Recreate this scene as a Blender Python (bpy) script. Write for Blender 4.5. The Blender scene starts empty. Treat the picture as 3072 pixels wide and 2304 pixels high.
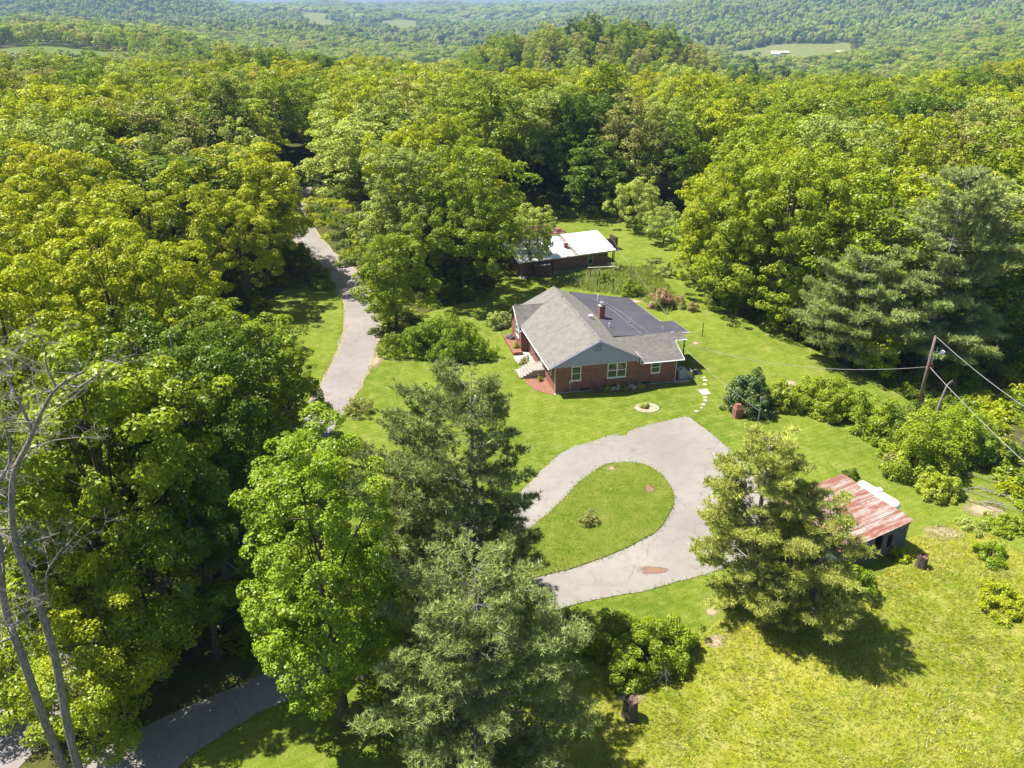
import bpy, bmesh, math, random
import numpy as np
from mathutils import Vector, Matrix
from mathutils.geometry import tessellate_polygon

random.seed(7)
RNG = np.random.default_rng(7)
SC = bpy.context.scene
COL = SC.collection

# ------------------------------------------------------------------ camera, sky, sun, exposure
CAM_H = 36.0
FOC = 2412.0                      # focal length in pixels of a 3072 px wide frame
PITCH = math.atan2(1147, FOC)
cam_d = bpy.data.cameras.new('camera')
cam_d.sensor_width = 36.0
cam_d.lens = 36.0 * FOC / 3072.0
cam_d.clip_start = 0.5
cam_d.clip_end = 30000
cam = bpy.data.objects.new('camera', cam_d)
cam.location = (0, 0, CAM_H)
cam.rotation_euler = (math.pi / 2 - PITCH, 0, 0)
COL.objects.link(cam)
SC.camera = cam

SUN_EL = math.radians(61)
SUN_AZ = math.atan2(-0.94, 0.34)          # measured from +Y towards +X
sd = Vector((math.sin(SUN_AZ) * math.cos(SUN_EL), math.cos(SUN_AZ) * math.cos(SUN_EL), math.sin(SUN_EL)))
sun_d = bpy.data.lights.new('sun', 'SUN')
sun_d.energy = 5.0
sun_d.angle = math.radians(0.5)
sun_d.color = (1.0, 0.955, 0.88)
sun = bpy.data.objects.new('sun', sun_d)
sun.rotation_euler = sd.to_track_quat('Z', 'Y').to_euler()
sun.location = (-60, 60, 200)
COL.objects.link(sun)

world = bpy.data.worlds.new('World')
SC.world = world
world.use_nodes = True
wn = world.node_tree
bg = wn.nodes['Background']
sky = wn.nodes.new('ShaderNodeTexSky')
sky.sky_type = 'NISHITA'
sky.sun_disc = False
sky.sun_elevation = SUN_EL
sky.sun_rotation = SUN_AZ
sky.altitude = 300
sky.dust_density = 1.4
wn.links.new(sky.outputs[0], bg.inputs[0])
bg.inputs[1].default_value = 0.062

SC.view_settings.view_transform = 'Standard'
SC.view_settings.look = 'None'
SC.view_settings.gamma = 1.0
SC.view_settings.use_curve_mapping = False
SC.view_settings.exposure = 1.12
SC.cycles.max_bounces = 6
SC.cycles.diffuse_bounces = 2
SC.cycles.glossy_bounces = 2
SC.cycles.transmission_bounces = 3
SC.cycles.transparent_max_bounces = 6
SC.cycles.volume_bounces = 0

SP, CP = math.sin(PITCH), math.cos(PITCH)
def ratio(v):
    y = (v - 1152) / FOC
    return (SP + y * CP) / (CP - y * SP)
def at(u, v, z=0.0):
    """world point seen at photograph pixel (u, v) of the 3072 px frame at height z"""
    x = (u - 1536) / FOC; y = (v - 1152) / FOC
    t = (CAM_H - z) / (SP + y * CP)
    return Vector((x * t, (CP - y * SP) * t, z))
def to_px(x, y, z):
    dn = CAM_H - z
    zc = y * CP + dn * SP
    if zc < 1: return (-9999, -9999, zc)
    return (1536 + FOC * x / zc, 1152 + FOC * (-y * SP + dn * CP) / zc, zc)

# ------------------------------------------------------------------ object helpers
def tag(o, label=None, cat=None, group=None, kind=None):
    if label: o['label'] = label
    if cat: o['category'] = cat
    if group: o['group'] = group
    if kind: o['kind'] = kind
    return o
def empty(name, loc=(0, 0, 0), rz=0.0, label=None, cat=None, group=None):
    o = bpy.data.objects.new(name, None)
    o.empty_display_size = 0.3
    o.location = loc; o.rotation_euler = (0, 0, rz)
    COL.objects.link(o)
    return tag(o, label, cat, group)
def link(name, me, parent=None):
    o = bpy.data.objects.new(name, me)
    COL.objects.link(o)
    if parent is not None: o.parent = parent
    return o
def copy_tree(root):
    c = root.copy(); COL.objects.link(c)
    for ch in root.children:
        k = ch.copy(); COL.objects.link(k); k.parent = c
        for g in ch.children:
            q = g.copy(); COL.objects.link(q); q.parent = k
    return c

class MB:
    """collects polygons and builds ONE mesh object"""
    def __init__(s): s.v = []; s.f = []; s.m = []; s.sm = False
    def add(s, vs, fs, mi=0):
        b = len(s.v); s.v.extend(tuple(q) for q in vs)
        for f in fs: s.f.append(tuple(b + i for i in f)); s.m.append(mi)
    def poly(s, *vs, mi=0): s.add(vs, [tuple(range(len(vs)))], mi); return s
    def box(s, x0, y0, z0, x1, y1, z1, mi=0):
        v = [(x0,y0,z0),(x1,y0,z0),(x1,y1,z0),(x0,y1,z0),(x0,y0,z1),(x1,y0,z1),(x1,y1,z1),(x0,y1,z1)]
        s.add(v, [(3,2,1,0),(4,5,6,7),(0,1,5,4),(1,2,6,5),(2,3,7,6),(3,0,4,7)], mi); return s
    def slab(s, top, t, mi=0):
        """solid slab from a top outline (counter clockwise seen from above), thickness t downwards"""
        n = len(top); bot = [(p[0], p[1], p[2] - t) for p in top]
        s.add(list(top) + bot, [tuple(range(n)), tuple(range(2*n-1, n-1, -1))] +
              [(i, i + n, (i+1) % n + n, (i+1) % n) for i in range(n)], mi); return s
    def tube(s, pts, r, n=6, mi=0, cap=True):
        pts = [Vector(p) for p in pts]
        rs = r if hasattr(r, '__len__') else [r] * len(pts)
        b = len(s.v); ref = None
        for i, p in enumerate(pts):
            d = (pts[min(i+1, len(pts)-1)] - pts[max(i-1, 0)])
            d = d.normalized() if d.length > 1e-9 else Vector((0, 0, 1))
            if ref is None: ref = Vector((1, 0, 0)) if abs(d.x) < .8 else Vector((0, 1, 0))
            a = (ref - d * ref.dot(d)).normalized(); c = d.cross(a); ref = a
            for k in range(n):
                t = 2 * math.pi * k / n
                s.v.append(tuple(p + (a * math.cos(t) + c * math.sin(t)) * rs[i]))
        for i in range(len(pts) - 1):
            for k in range(n):
                q = b + i*n; s.f.append((q + k, q + (k+1) % n, q + n + (k+1) % n, q + n + k)); s.m.append(mi)
        if cap:
            s.f.append(tuple(b + k for k in range(n-1, -1, -1))); s.m.append(mi)
            e = b + (len(pts)-1)*n; s.f.append(tuple(e + k for k in range(n))); s.m.append(mi)
        return s
    def bar(s, a, b, w, mi=0): return s.tube([a, b], w, 4, mi)
    def build(s, name, mats, parent=None, smooth=False, uv=True, bevel=0):
        me = bpy.data.meshes.new(name)
        me.from_pydata(s.v, [], s.f); me.update()
        if not isinstance(mats, (list, tuple)): mats = [mats]
        for m in mats: me.materials.append(m)
        if len(mats) > 1: me.polygons.foreach_set('material_index', s.m)
        if smooth: me.polygons.foreach_set('use_smooth', [True] * len(me.polygons))
        if uv:
            ul = me.uv_layers.new(name='uv')
            for p in me.polygons:
                n = p.normal
                t = Vector((-n.y, n.x, 0))
                t = t.normalized() if t.length > .02 else Vector((1, 0, 0))
                w = n.cross(t)
                for li in p.loop_indices:
                    c = me.vertices[me.loops[li].vertex_index].co
                    ul.data[li].uv = (c.dot(t), c.dot(w))
        o = link(name, me, parent)
        if bevel:
            bv = o.modifiers.new('bevel', 'BEVEL'); bv.width = bevel; bv.segments = 2; bv.limit_method = 'ANGLE'
        return o

def mesh_from_arrays(name, verts, nper, mats, attrs=None, mat_idx=None):
    """verts (N*nper,3): N separate polygons of nper corners each; attrs: {name: per-face floats}"""
    n = len(verts) // nper
    me = bpy.data.meshes.new(name)
    me.vertices.add(len(verts)); me.vertices.foreach_set('co', np.ascontiguousarray(verts, dtype=np.float32).ravel())
    me.loops.add(len(verts)); me.loops.foreach_set('vertex_index', np.arange(len(verts), dtype=np.int32))
    me.polygons.add(n)
    me.polygons.foreach_set('loop_start', np.arange(0, n*nper, nper, dtype=np.int32))
    me.polygons.foreach_set('loop_total', np.full(n, nper, dtype=np.int32))
    for m in (mats if isinstance(mats, (list, tuple)) else [mats]): me.materials.append(m)
    if mat_idx is not None: me.polygons.foreach_set('material_index', mat_idx.astype(np.int32))
    for k, a in (attrs or {}).items():
        at_ = me.attributes.new(k, 'FLOAT', 'FACE'); at_.data.foreach_set('value', a.astype(np.float32))
    me.update(calc_edges=True)
    return me

# ------------------------------------------------------------------ materials
class NT:
    def __init__(s, name):
        s.m = bpy.data.materials.new(name); s.m.use_nodes = True
        s.t = s.m.node_tree; s.t.nodes.clear(); s.out = s.n('ShaderNodeOutputMaterial')
        s._co = None
    def n(s, typ, **kw):
        nd = s.t.nodes.new(typ)
        for k, v in kw.items(): setattr(nd, k, v)
        return nd
    def l(s, a, b): s.t.links.new(a, b)
    def co(s, kind='Object'):
        if s._co is None: s._co = s.n('ShaderNodeTexCoord')
        return s._co.outputs[kind]
    def noise(s, scale, detail=4, rough=.55, vec=None, dist=0.0):
        nd = s.n('ShaderNodeTexNoise'); nd.inputs['Scale'].default_value = scale
        nd.inputs['Detail'].default_value = detail; nd.inputs['Roughness'].default_value = rough
        nd.inputs['Distortion'].default_value = dist
        s.l(vec if vec is not None else s.co(), nd.inputs['Vector']); return nd.outputs['Fac']
    def ramp(s, fac, stops, interp='LINEAR'):
        nd = s.n('ShaderNodeValToRGB'); cr = nd.color_ramp; cr.interpolation = interp
        while len(cr.elements) < len(stops): cr.elements.new(.5)
        for e, (p, c) in zip(cr.elements, stops):
            e.position = p; e.color = (c, c, c, 1) if isinstance(c, (int, float)) else (*c, 1)
        s.l(fac, nd.inputs[0]); return nd.outputs[0]
    def mix(s, a, b, f, mode='MIX'):
        nd = s.n('ShaderNodeMix', data_type='RGBA', blend_type=mode)
        for i, q in ((6, a), (7, b)):
            if isinstance(q, tuple): nd.inputs[i].default_value = (*q, 1)
            elif isinstance(q, (int, float)): nd.inputs[i].default_value = (q, q, q, 1)
            else: s.l(q, nd.inputs[i])
        if isinstance(f, (int, float)): nd.inputs[0].default_value = f
        else: s.l(f, nd.inputs[0])
        return nd.outputs[2]
    def math(s, op, a, b=0.0):
        nd = s.n('ShaderNodeMath', operation=op)
        for i, q in ((0, a), (1, b)):
            if isinstance(q, (int, float)): nd.inputs[i].default_value = q
            else: s.l(q, nd.inputs[i])
        return nd.outputs[0]
    def mapping(s, scale=(1,1,1), rot=(0,0,0), loc=(0,0,0), vec=None):
        nd = s.n('ShaderNodeMapping'); nd.inputs['Scale'].default_value = scale
        nd.inputs['Rotation'].default_value = rot; nd.inputs['Location'].default_value = loc
        s.l(vec if vec is not None else s.co(), nd.inputs[0]); return nd.outputs[0]
    def bump(s, h, strength=.4, dist=.02):
        nd = s.n('ShaderNodeBump'); nd.inputs['Strength'].default_value = strength
        nd.inputs['Distance'].default_value = dist; s.l(h, nd.inputs['Height']); return nd.outputs[0]
    def pbsdf(s, col, rough=.7, normal=None, metal=0.0, spec=.3):
        b = s.n('ShaderNodeBsdfPrincipled')
        if isinstance(col, tuple): b.inputs['Base Color'].default_value = (*col, 1)
        else: s.l(col, b.inputs['Base Color'])
        if isinstance(rough, (int, float)): b.inputs['Roughness'].default_value = rough
        else: s.l(rough, b.inputs['Roughness'])
        b.inputs['Metallic'].default_value = metal
        b.inputs['Specular IOR Level'].default_value = spec
        if normal is not None: s.l(normal, b.inputs['Normal'])
        s.l(b.outputs[0], s.out.inputs[0]); return b

def mat_plain(name, col, rough=.6, var=.15, scale=3.0, metal=0.0, spec=.3, bump=0.0):
    t = NT(name)
    f = t.noise(scale, 5, .6)
    c = t.mix(tuple(q * (1 - var) for q in col), tuple(min(1, q * (1 + var)) for q in col), t.ramp(f, [(.3, 0.0), (.7, 1.0)]))
    t.pbsdf(c, rough, t.bump(f, bump) if bump else None, metal, spec)
    return t.m

def mat_leaf(name, col, vary=.22, trans=.30, gloss=.02, yellow=(.40, .43, .03), patch=None):
    """leaf: own colour varies from leaf to leaf (face attribute) and from plant to plant (object random)"""
    t = NT(name)
    a = t.n('ShaderNodeAttribute', attribute_name='tint').outputs['Fac']
    o = t.n('ShaderNodeObjectInfo').outputs['Random']
    f = t.math('ADD', t.math('MULTIPLY', a, 1.0), t.math('MULTIPLY', t.math('SUBTRACT', o, .5), .35))
    dark = tuple(q * (1 - vary * 1.5) for q in col)
    lite = tuple(min(1, q * (1 + vary * 1.7)) for q in col)
    lite = (lite[0] * 1.04, lite[1], lite[2])
    c = t.ramp(f, [(0.0, dark), (.5, col), (1.0, lite)])
    c = t.mix(c, yellow, t.math('MULTIPLY', t.ramp(o, [(.6, 0.0), (1.0, 1.0)]), .25))
    if patch:
        c = t.mix(c, patch, t.ramp(t.noise(.28, 5, .65, dist=1.0), [(.46, 0.0), (.62, .85)]))
        c = t.mix(c, t.mix(c, .68, 1.0, 'MULTIPLY'), t.ramp(t.noise(.6, 4, .6), [(.5, 0.0), (.68, .8)]))
    d = t.n('ShaderNodeBsdfDiffuse'); t.l(c, d.inputs[0])
    tr = t.n('ShaderNodeBsdfTranslucent')
    t.l(t.mix(c, (1.35, 1.25, .75), 1.0, 'MULTIPLY'), tr.inputs[0])
    m1 = t.n('ShaderNodeMixShader'); m1.inputs[0].default_value = trans
    t.l(d.outputs[0], m1.inputs[1]); t.l(tr.outputs[0], m1.inputs[2])
    g = t.n('ShaderNodeBsdfGlossy'); g.inputs['Roughness'].default_value = .42
    g.inputs[0].default_value = (.9, .95, .85, 1)
    m2 = t.n('ShaderNodeMixShader'); m2.inputs[0].default_value = gloss
    t.l(m1.outputs[0], m2.inputs[1]); t.l(g.outputs[0], m2.inputs[2])
    t.l(m2.outputs[0], t.out.inputs[0])
    return t.m

M = {}
LEAF = {  # colour word -> albedo
    'bright yellow green': (.345, .400, .010),
    'fresh green': (.225, .305, .012),
    'pale green': (.335, .410, .085),
    'deep green': (.115, .180, .012),
    'golden green': (.380, .400, .010),
    'olive brown': (.290, .300, .075),
}
LM = {k: mat_leaf('leaves_' + k.replace(' ', '_'), c) for k, c in LEAF.items()}
M['maple'] = mat_leaf('leaves_maple', (.195, .295, .014), .30, .28, .02)
M['hedge'] = mat_leaf('leaves_hedge', (.215, .315, .010), .28, .28, .02)
M['holly'] = mat_leaf('leaves_holly', (.095, .155, .035), .28, .2, .04)
M['lime_bush'] = mat_leaf('leaves_lime', (.330, .400, .025), .25, .3, .03)
M['pink'] = mat_leaf('blossom_pink', (.52, .20, .27), .2, .35, .03, (.5, .3, .3))
M['cream'] = mat_leaf('blossom_cream', (.60, .60, .42), .2, .35, .03, (.6, .6, .4))
M['lavender'] = mat_leaf('blossom_lavender', (.33, .27, .34), .2, .3, .03, (.3, .3, .3))
M['needle_blue'] = mat_leaf('needles_blue_green', (.325, .395, .130), .34, .20, .02, (.26, .28, .12))
M['needle_yellow'] = mat_leaf('needles_yellow_green', (.42, .465, .105), .34, .20, .02, (.45, .42, .1))
M['dry_leaf'] = mat_leaf('leaves_dry', (.33, .20, .10), .25, .2, .03, (.3, .2, .1))

def mat_bark(name, a, b):
    t = NT(name)
    v = t.mapping((1, 1, .18))
    f = t.noise(14, 6, .7, v)
    c = t.ramp(f, [(.3, a), (.7, b)])
    t.pbsdf(c, .9, t.bump(f, .8, .03)); return t.m
M['bark'] = mat_bark('bark', (.045, .034, .025), (.15, .12, .09))
M['bark_pale'] = mat_bark('bark_pale', (.13, .115, .10), (.38, .35, .31))
M['dead_wood'] = mat_bark('dead_wood', (.10, .085, .075), (.42, .38, .34))

def mat_lawn(name, c0, c1, c2, stripes=.0, ang=0.0, dry=(.30, .27, .09), drya=.25):
    t = NT(name)
    big = t.noise(.09, 4, .6); mid = t.noise(.9, 5, .65); fine = t.noise(11, 4, .75)
    c = t.mix(c0, c1, t.ramp(big, [(.35, 0.0), (.65, 1.0)]))
    c = t.mix(c, c2, t.math('MULTIPLY', t.ramp(mid, [(.42, 0.0), (.75, 1.0)]), .7))
    if stripes:
        w = t.n('ShaderNodeTexWave', wave_type='BANDS', bands_direction='X')
        w.inputs['Scale'].default_value = .55; w.inputs['Distortion'].default_value = 1.2
        w.inputs['Detail'].default_value = 2; w.inputs['Detail Scale'].default_value = .6
        t.l(t.mapping((1, 1, 1), (0, 0, ang)), w.inputs[0])
        c = t.mix(c, t.mix(c, (1.45, 1.3, 1.5), 1.0, 'MULTIPLY'), t.math('MULTIPLY', w.outputs['Fac'], stripes))
    d = t.ramp(t.noise(.35, 6, .7, dist=.6), [(.58, 0.0), (.72, 1.0)])
    c = t.mix(c, dry, t.math('MULTIPLY', d, drya))
    c = t.mix(c, t.mix(c, .45, 1.0, 'MULTIPLY'), t.ramp(fine, [(.30, 1.0), (.55, 0.0)]))
    t.pbsdf(c, .9, t.bump(t.math('ADD', fine, mid), .9, .06), spec=.1)
    return t.m
M['lawn'] = mat_lawn('lawn_grass', (.100, .155, .010), (.158, .212, .018), (.270, .295, .060), .36, math.radians(62), dry=(.36, .33, .12), drya=.45)
M['island'] = mat_lawn('island_grass', (.105, .155, .014), (.150, .19, .022), (.24, .25, .05), .0, drya=.45)
M['meadow'] = mat_lawn('meadow_ground', (.17, .21, .012), (.275, .28, .022), (.42, .40, .12), .0, dry=(.54, .42, .17), drya=.6)
M['field'] = mat_lawn('field_grass', (.13, .17, .03), (.18, .20, .05), (.25, .24, .09), .0)
M['field_green'] = mat_lawn('field_crop', (.10, .15, .02), (.12, .17, .03), (.16, .19, .04), .0)

def mat_floor():
    t = NT('forest_floor')
    f = t.noise(.5, 6, .7); g = t.noise(6, 4, .7)
    c = t.ramp(f, [(.3, (.05, .04, .02)), (.5, (.075, .085, .02)), (.7, (.10, .12, .025))])
    c = t.mix(c, (.15, .10, .055), t.ramp(g, [(.5, 0.0), (.75, .7)]))
    t.pbsdf(c, .95, t.bump(g, .8, .08), spec=.05); return t.m
M['floor'] = mat_floor()

def mat_asphalt(name='old_asphalt', base=(.292, .268, .238)):
    t = NT(name)
    big = t.noise(.12, 4, .6); mid = t.noise(1.3, 6, .7); fine = t.noise(40, 3, .7)
    c = t.mix(tuple(q * .88 for q in base), tuple(q * 1.12 for q in base), t.ramp(big, [(.35, 0.0), (.65, 1.0)]))
    c = t.mix(c, tuple(q * .74 for q in base), t.math('MULTIPLY', t.ramp(mid, [(.5, 0.0), (.72, 1.0)]), .55))
    c = t.mix(c, (base[0]*.82, base[1]*.74, base[2]*.68), t.math('MULTIPLY', t.ramp(t.noise(.33, 6, .75, dist=1.5), [(.53, 0.0), (.64, 1.0)]), .55))
    c = t.mix(c, t.mix(c, .72, 1.0, 'MULTIPLY'), t.ramp(fine, [(.38, 1.0), (.6, 0.0)]))
    vo = t.n('ShaderNodeTexVoronoi', feature='DISTANCE_TO_EDGE'); vo.inputs['Scale'].default_value = .17
    nz = t.n('ShaderNodeTexNoise'); nz.inputs['Scale'].default_value = .8; nz.inputs['Detail'].default_value = 5
    t.l(t.co(), nz.inputs['Vector'])
    vv = t.n('ShaderNodeVectorMath', operation='ADD'); sc_ = t.n('ShaderNodeVectorMath', operation='SCALE')
    t.l(nz.outputs['Color'], sc_.inputs[0]); sc_.inputs['Scale'].default_value = 2.2
    t.l(t.co(), vv.inputs[0]); t.l(sc_.outputs[0], vv.inputs[1]); t.l(vv.outputs[0], vo.inputs['Vector'])
    crack = t.ramp(vo.outputs['Distance'], [(.0, 1.0), (.008, 0.0)])
    crack = t.math('MULTIPLY', crack, t.ramp(t.noise(.25, 2), [(.45, 0.0), (.6, .75)]))
    c = t.mix(c, tuple(q * .42 for q in base), crack)
    t.pbsdf(c, .88, t.bump(fine, .35, .01), spec=.2); return t.m
M['asphalt'] = mat_asphalt()
M['lane'] = mat_asphalt('worn_lane', (.28, .252, .234))

def mat_brick(name, c1, c2, mortar, w=.22, h=.075, ms=.012):
    t = NT(name)
    b = t.n('ShaderNodeTexBrick'); t.l(t.co('UV'), b.inputs['Vector'])
    b.inputs['Color1'].default_value = (*c1, 1); b.inputs['Color2'].default_value = (*c2, 1)
    b.inputs['Mortar'].default_value = (*mortar, 1); b.inputs['Scale'].default_value = 1
    b.inputs['Mortar Size'].default_value = ms; b.inputs['Brick Width'].default_value = w
    b.inputs['Row Height'].default_value = h; b.inputs['Bias'].default_value = -.1
    f = t.noise(1.6, 5, .6)
    c = t.mix(b.outputs['Color'], t.mix(b.outputs['Color'], .62, 1.0, 'MULTIPLY'), t.ramp(f, [(.42, 0.0), (.7, .7)]))
    t.pbsdf(c, .85, t.bump(b.outputs['Fac'], -.5, .01), spec=.15); return t.m
M['brick'] = mat_brick('red_brick', (.31, .095, .064), (.21, .060, .045), (.30, .22, .18))
M['shingle'] = mat_brick('grey_shingle', (.20, .188, .168), (.155, .146, .132), (.085, .08, .072), .33, .15, .012)
M['shingle2'] = mat_brick('grey_shingle_main', (.212, .198, .176), (.192, .180, .160), (.15, .142, .128), .33, .15, .008)
M['block'] = mat_brick('grey_block', (.20, .20, .20), (.16, .165, .165), (.12, .12, .12), .4, .2, .015)

def mat_siding():
    t = NT('gable_siding'); z = t.n('ShaderNodeSeparateXYZ'); t.l(t.co(), z.inputs[0])
    fr = t.math('FRACT', t.math('MULTIPLY', z.outputs[2], 8.0))
    c = t.mix((.37, .375, .54), (.31, .315, .46), t.ramp(fr, [(.0, 1.0), (.18, 0.0)]))
    t.pbsdf(c, .5, t.bump(fr, .5, .015)); return t.m
M['siding'] = mat_siding()
def mat_membrane():
    t = NT('dark_roof_membrane')
    f = t.noise(.6, 5, .6); g = t.noise(9, 3, .6)
    c = t.mix((.055, .052, .066), (.074, .070, .086), t.ramp(f, [(.35, 0.0), (.65, 1.0)]))
    s_ = t.n('ShaderNodeSeparateXYZ'); t.l(t.co(), s_.inputs[0])
    fr = t.math('FRACT', t.math('MULTIPLY', s_.outputs[1], 1.02))
    c = t.mix(c, (.10, .097, .11), t.math('MULTIPLY', t.ramp(fr, [(.0, 1.0), (.035, 0.0)]), .35))
    t.pbsdf(c, .8, t.bump(g, .2, .01)); return t.m
M['membrane'] = mat_membrane()
def mat_tin(name, rust=.5, base=(.55, .54, .52), edge=(.33, .10, .055)):
    t = NT(name)
    st = t.noise(1.1, 6, .65, t.mapping((.35, 2.2, 1)))
    f2 = t.noise(4, 5, .7)
    k = t.ramp(t.math('ADD', t.math('MULTIPLY', st, .75), t.math('MULTIPLY', f2, .3)), [(rust - .06, 1.0), (rust + .10, 0.0)])
    c = t.mix(base, t.mix(edge, (.22, .06, .04), f2), k)
    t.pbsdf(c, .6, t.bump(f2, .2, .01), .0, .35); return t.m
M['rust_tin'] = mat_tin('rusty_tin', .53, (.37, .325, .29), (.25, .125, .085))
M['red_tin'] = mat_tin('red_tin', .66, (.46, .34, .29), (.36, .20, .15))
M['white_metal'] = mat_plain('white_metal_roof', (.80, .80, .82), .38, .05, 1.5, 0, .5)
M['white'] = mat_plain('white_paint', (.78, .78, .78), .5, .06, 4)
M['offwhite'] = mat_plain('cream_paint', (.62, .56, .47), .6, .1, 4)
M['concrete'] = mat_plain('concrete', (.40, .36, .32), .85, .18, 2.5, bump=.2)
M['stone'] = mat_plain('stepping_stone_face', (.40, .35, .30), .85, .25, 2.5, bump=.3)
M['dark_metal'] = mat_plain('dark_iron', (.045, .04, .04), .5, .2, 5, .3)
M['grey_metal'] = mat_plain('grey_metal', (.42, .44, .47), .4, .12, 5, .5, .5)
M['chrome'] = mat_plain('galvanised', (.62, .63, .66), .3, .1, 6, .8, .5)
M['wood_dark'] = mat_plain('dark_wood', (.13, .085, .07), .8, .35, 5, bump=.4)
M['wood_brown'] = mat_plain('brown_boards', (.27, .15, .12), .8, .25, 4, bump=.3)
M['wood_grey'] = mat_plain('weathered_wood', (.25, .22, .20), .85, .3, 6, bump=.4)
M['wood_blue'] = mat_plain('weathered_blue_boards', (.095, .108, .115), .85, .35, 3, bump=.4)
M['pole_wood'] = mat_bark('pole_wood', (.12, .085, .065), (.27, .21, .17))
M['mulch'] = mat_plain('red_brown_mulch', (.24, .115, .075), .95, .4, 7, bump=.9)
M['dirt'] = mat_plain('bare_soil', (.40, .28, .19), .95, .25, 2.5, bump=.6)
M['gravel'] = mat_plain('pale_gravel', (.40, .36, .34), .9, .3, 9, bump=.7)
M['wire'] = mat_plain('cable_sheath', (.36, .355, .34), .5, .1, 4)
M['wire_dark'] = mat_plain('cable_dark', (.12, .12, .12), .5, .1, 4)
M['black'] = mat_plain('dark_recess', (.012, .012, .014), .6, .1, 4)
M['tank'] = mat_plain('tank_white', (.84, .84, .83), .35, .04, 3, 0, .5)
M['blue_tin'] = mat_plain('blue_tin', (.05, .20, .42), .5, .1, 2)
M['yellow'] = mat_plain('buttercup', (.85, .62, .02), .6, .1, 4)
def mat_soft(name, a, b, lo=.16, hi=.42):
    """soil whose coverage thins out irregularly towards its rim, so what lies under it shows through"""
    t = NT(name); g = t.n('ShaderNodeTexCoord').outputs['Generated']
    v = t.n('ShaderNodeVectorMath', operation='DISTANCE'); t.l(t.mapping((1, 1, 0), vec=g), v.inputs[0]); v.inputs[1].default_value = (.5, .5, 0)
    f = t.noise(2.2, 6, .75); h = t.noise(9, 4, .7)
    d = t.math('ADD', v.outputs['Value'], t.math('MULTIPLY', t.math('SUBTRACT', f, .5), .75))
    b_ = t.pbsdf(t.mix(a, b, h), .95, t.bump(h, .6, .02), spec=.05)
    tr = t.n('ShaderNodeBsdfTransparent'); mx = t.n('ShaderNodeMixShader')
    t.l(t.ramp(d, [(lo, 0.0), (hi, 1.0)]), mx.inputs[0]); t.l(b_.outputs[0], mx.inputs[1]); t.l(tr.outputs[0], mx.inputs[2]); t.l(mx.outputs[0], t.out.inputs[0])
    return t.m
M['soil_soft'] = mat_soft('thin_bare_soil', (.30, .22, .14), (.42, .34, .22))
M['stain_soft'] = mat_soft('soil_stain', (.20, .11, .075), (.27, .17, .12), .20, .44)
def mat_glass():
    t = NT('window_glass')
    f = t.noise(1.2, 3)
    t.pbsdf(t.ramp(f, [(.35, (.012, .03, .035)), (.65, (.03, .06, .04))]), .06, spec=.8); return t.m
M['glass'] = mat_glass()

# ------------------------------------------------------------------ terrain
T_U = [-600, 0, 400, 800, 1200, 1536, 1900, 2300, 2700, 3072, 3700]
T_D = [0, 210, 300, 400, 540, 750, 1100, 1600, 2200, 3000, 4000, 5500, 7500]
T_Z = np.array([
    # 0  210  300  400  540  750 1100 1600 2200 3000 4000 5500 7500
    [0,  0,   0, -10, -12, -10,  -8, -12, -10,  60,  70,  60,  50],   # -600
    [0,  0,  -3, -14, -14,  -8,  -8, -12, -14,  40,  60,  50,  40],   # 0
    [0,  0,  -3, -14, -16, -12, -12, -22, -24,  34,  52,  40,  30],   # 400
    [0,  0,   0, -14, -24, -30, -38, -40, -36, -24, -14,  -6,  -8],   # 800
    [0,  0,  -3, -22, -38, -50, -60, -60, -58, -50, -40, -12,  -6],   # 1200
    [0,  0,  -8, -26,  -9, -46, -62, -62, -60, -52, -34, -14,  -6],   # 1536
    [0,  0,  -8, -30,   0, -50, -62, -60, -45,  -14,   4,  10,  10],   # 1900
    [0, -4, -10, -26, -24, -56, -62, -60, -32,  44,  60,  50,  40],   # 2300
    [0, -4,  -8, -22, -36, -44, -44, -48, -10,  70, 100,  90,  80],   # 2700
    [0, -2,  -4, -16, -26, -32, -26, -16,  20,  90, 120, 110,  90],   # 3072
    [0,  0,   1, -12, -20, -26, -20,   0,  50, 120, 140, 120, 100]], dtype=float)
FX0 = CP + (1152 / FOC) * SP      # forward component of a ray at the horizon row
def u_of(x, y):
    return 1536 + FOC * FX0 * (x / np.maximum(np.abs(y), 1e-3)) * np.sign(np.where(y == 0, 1, y))
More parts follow.
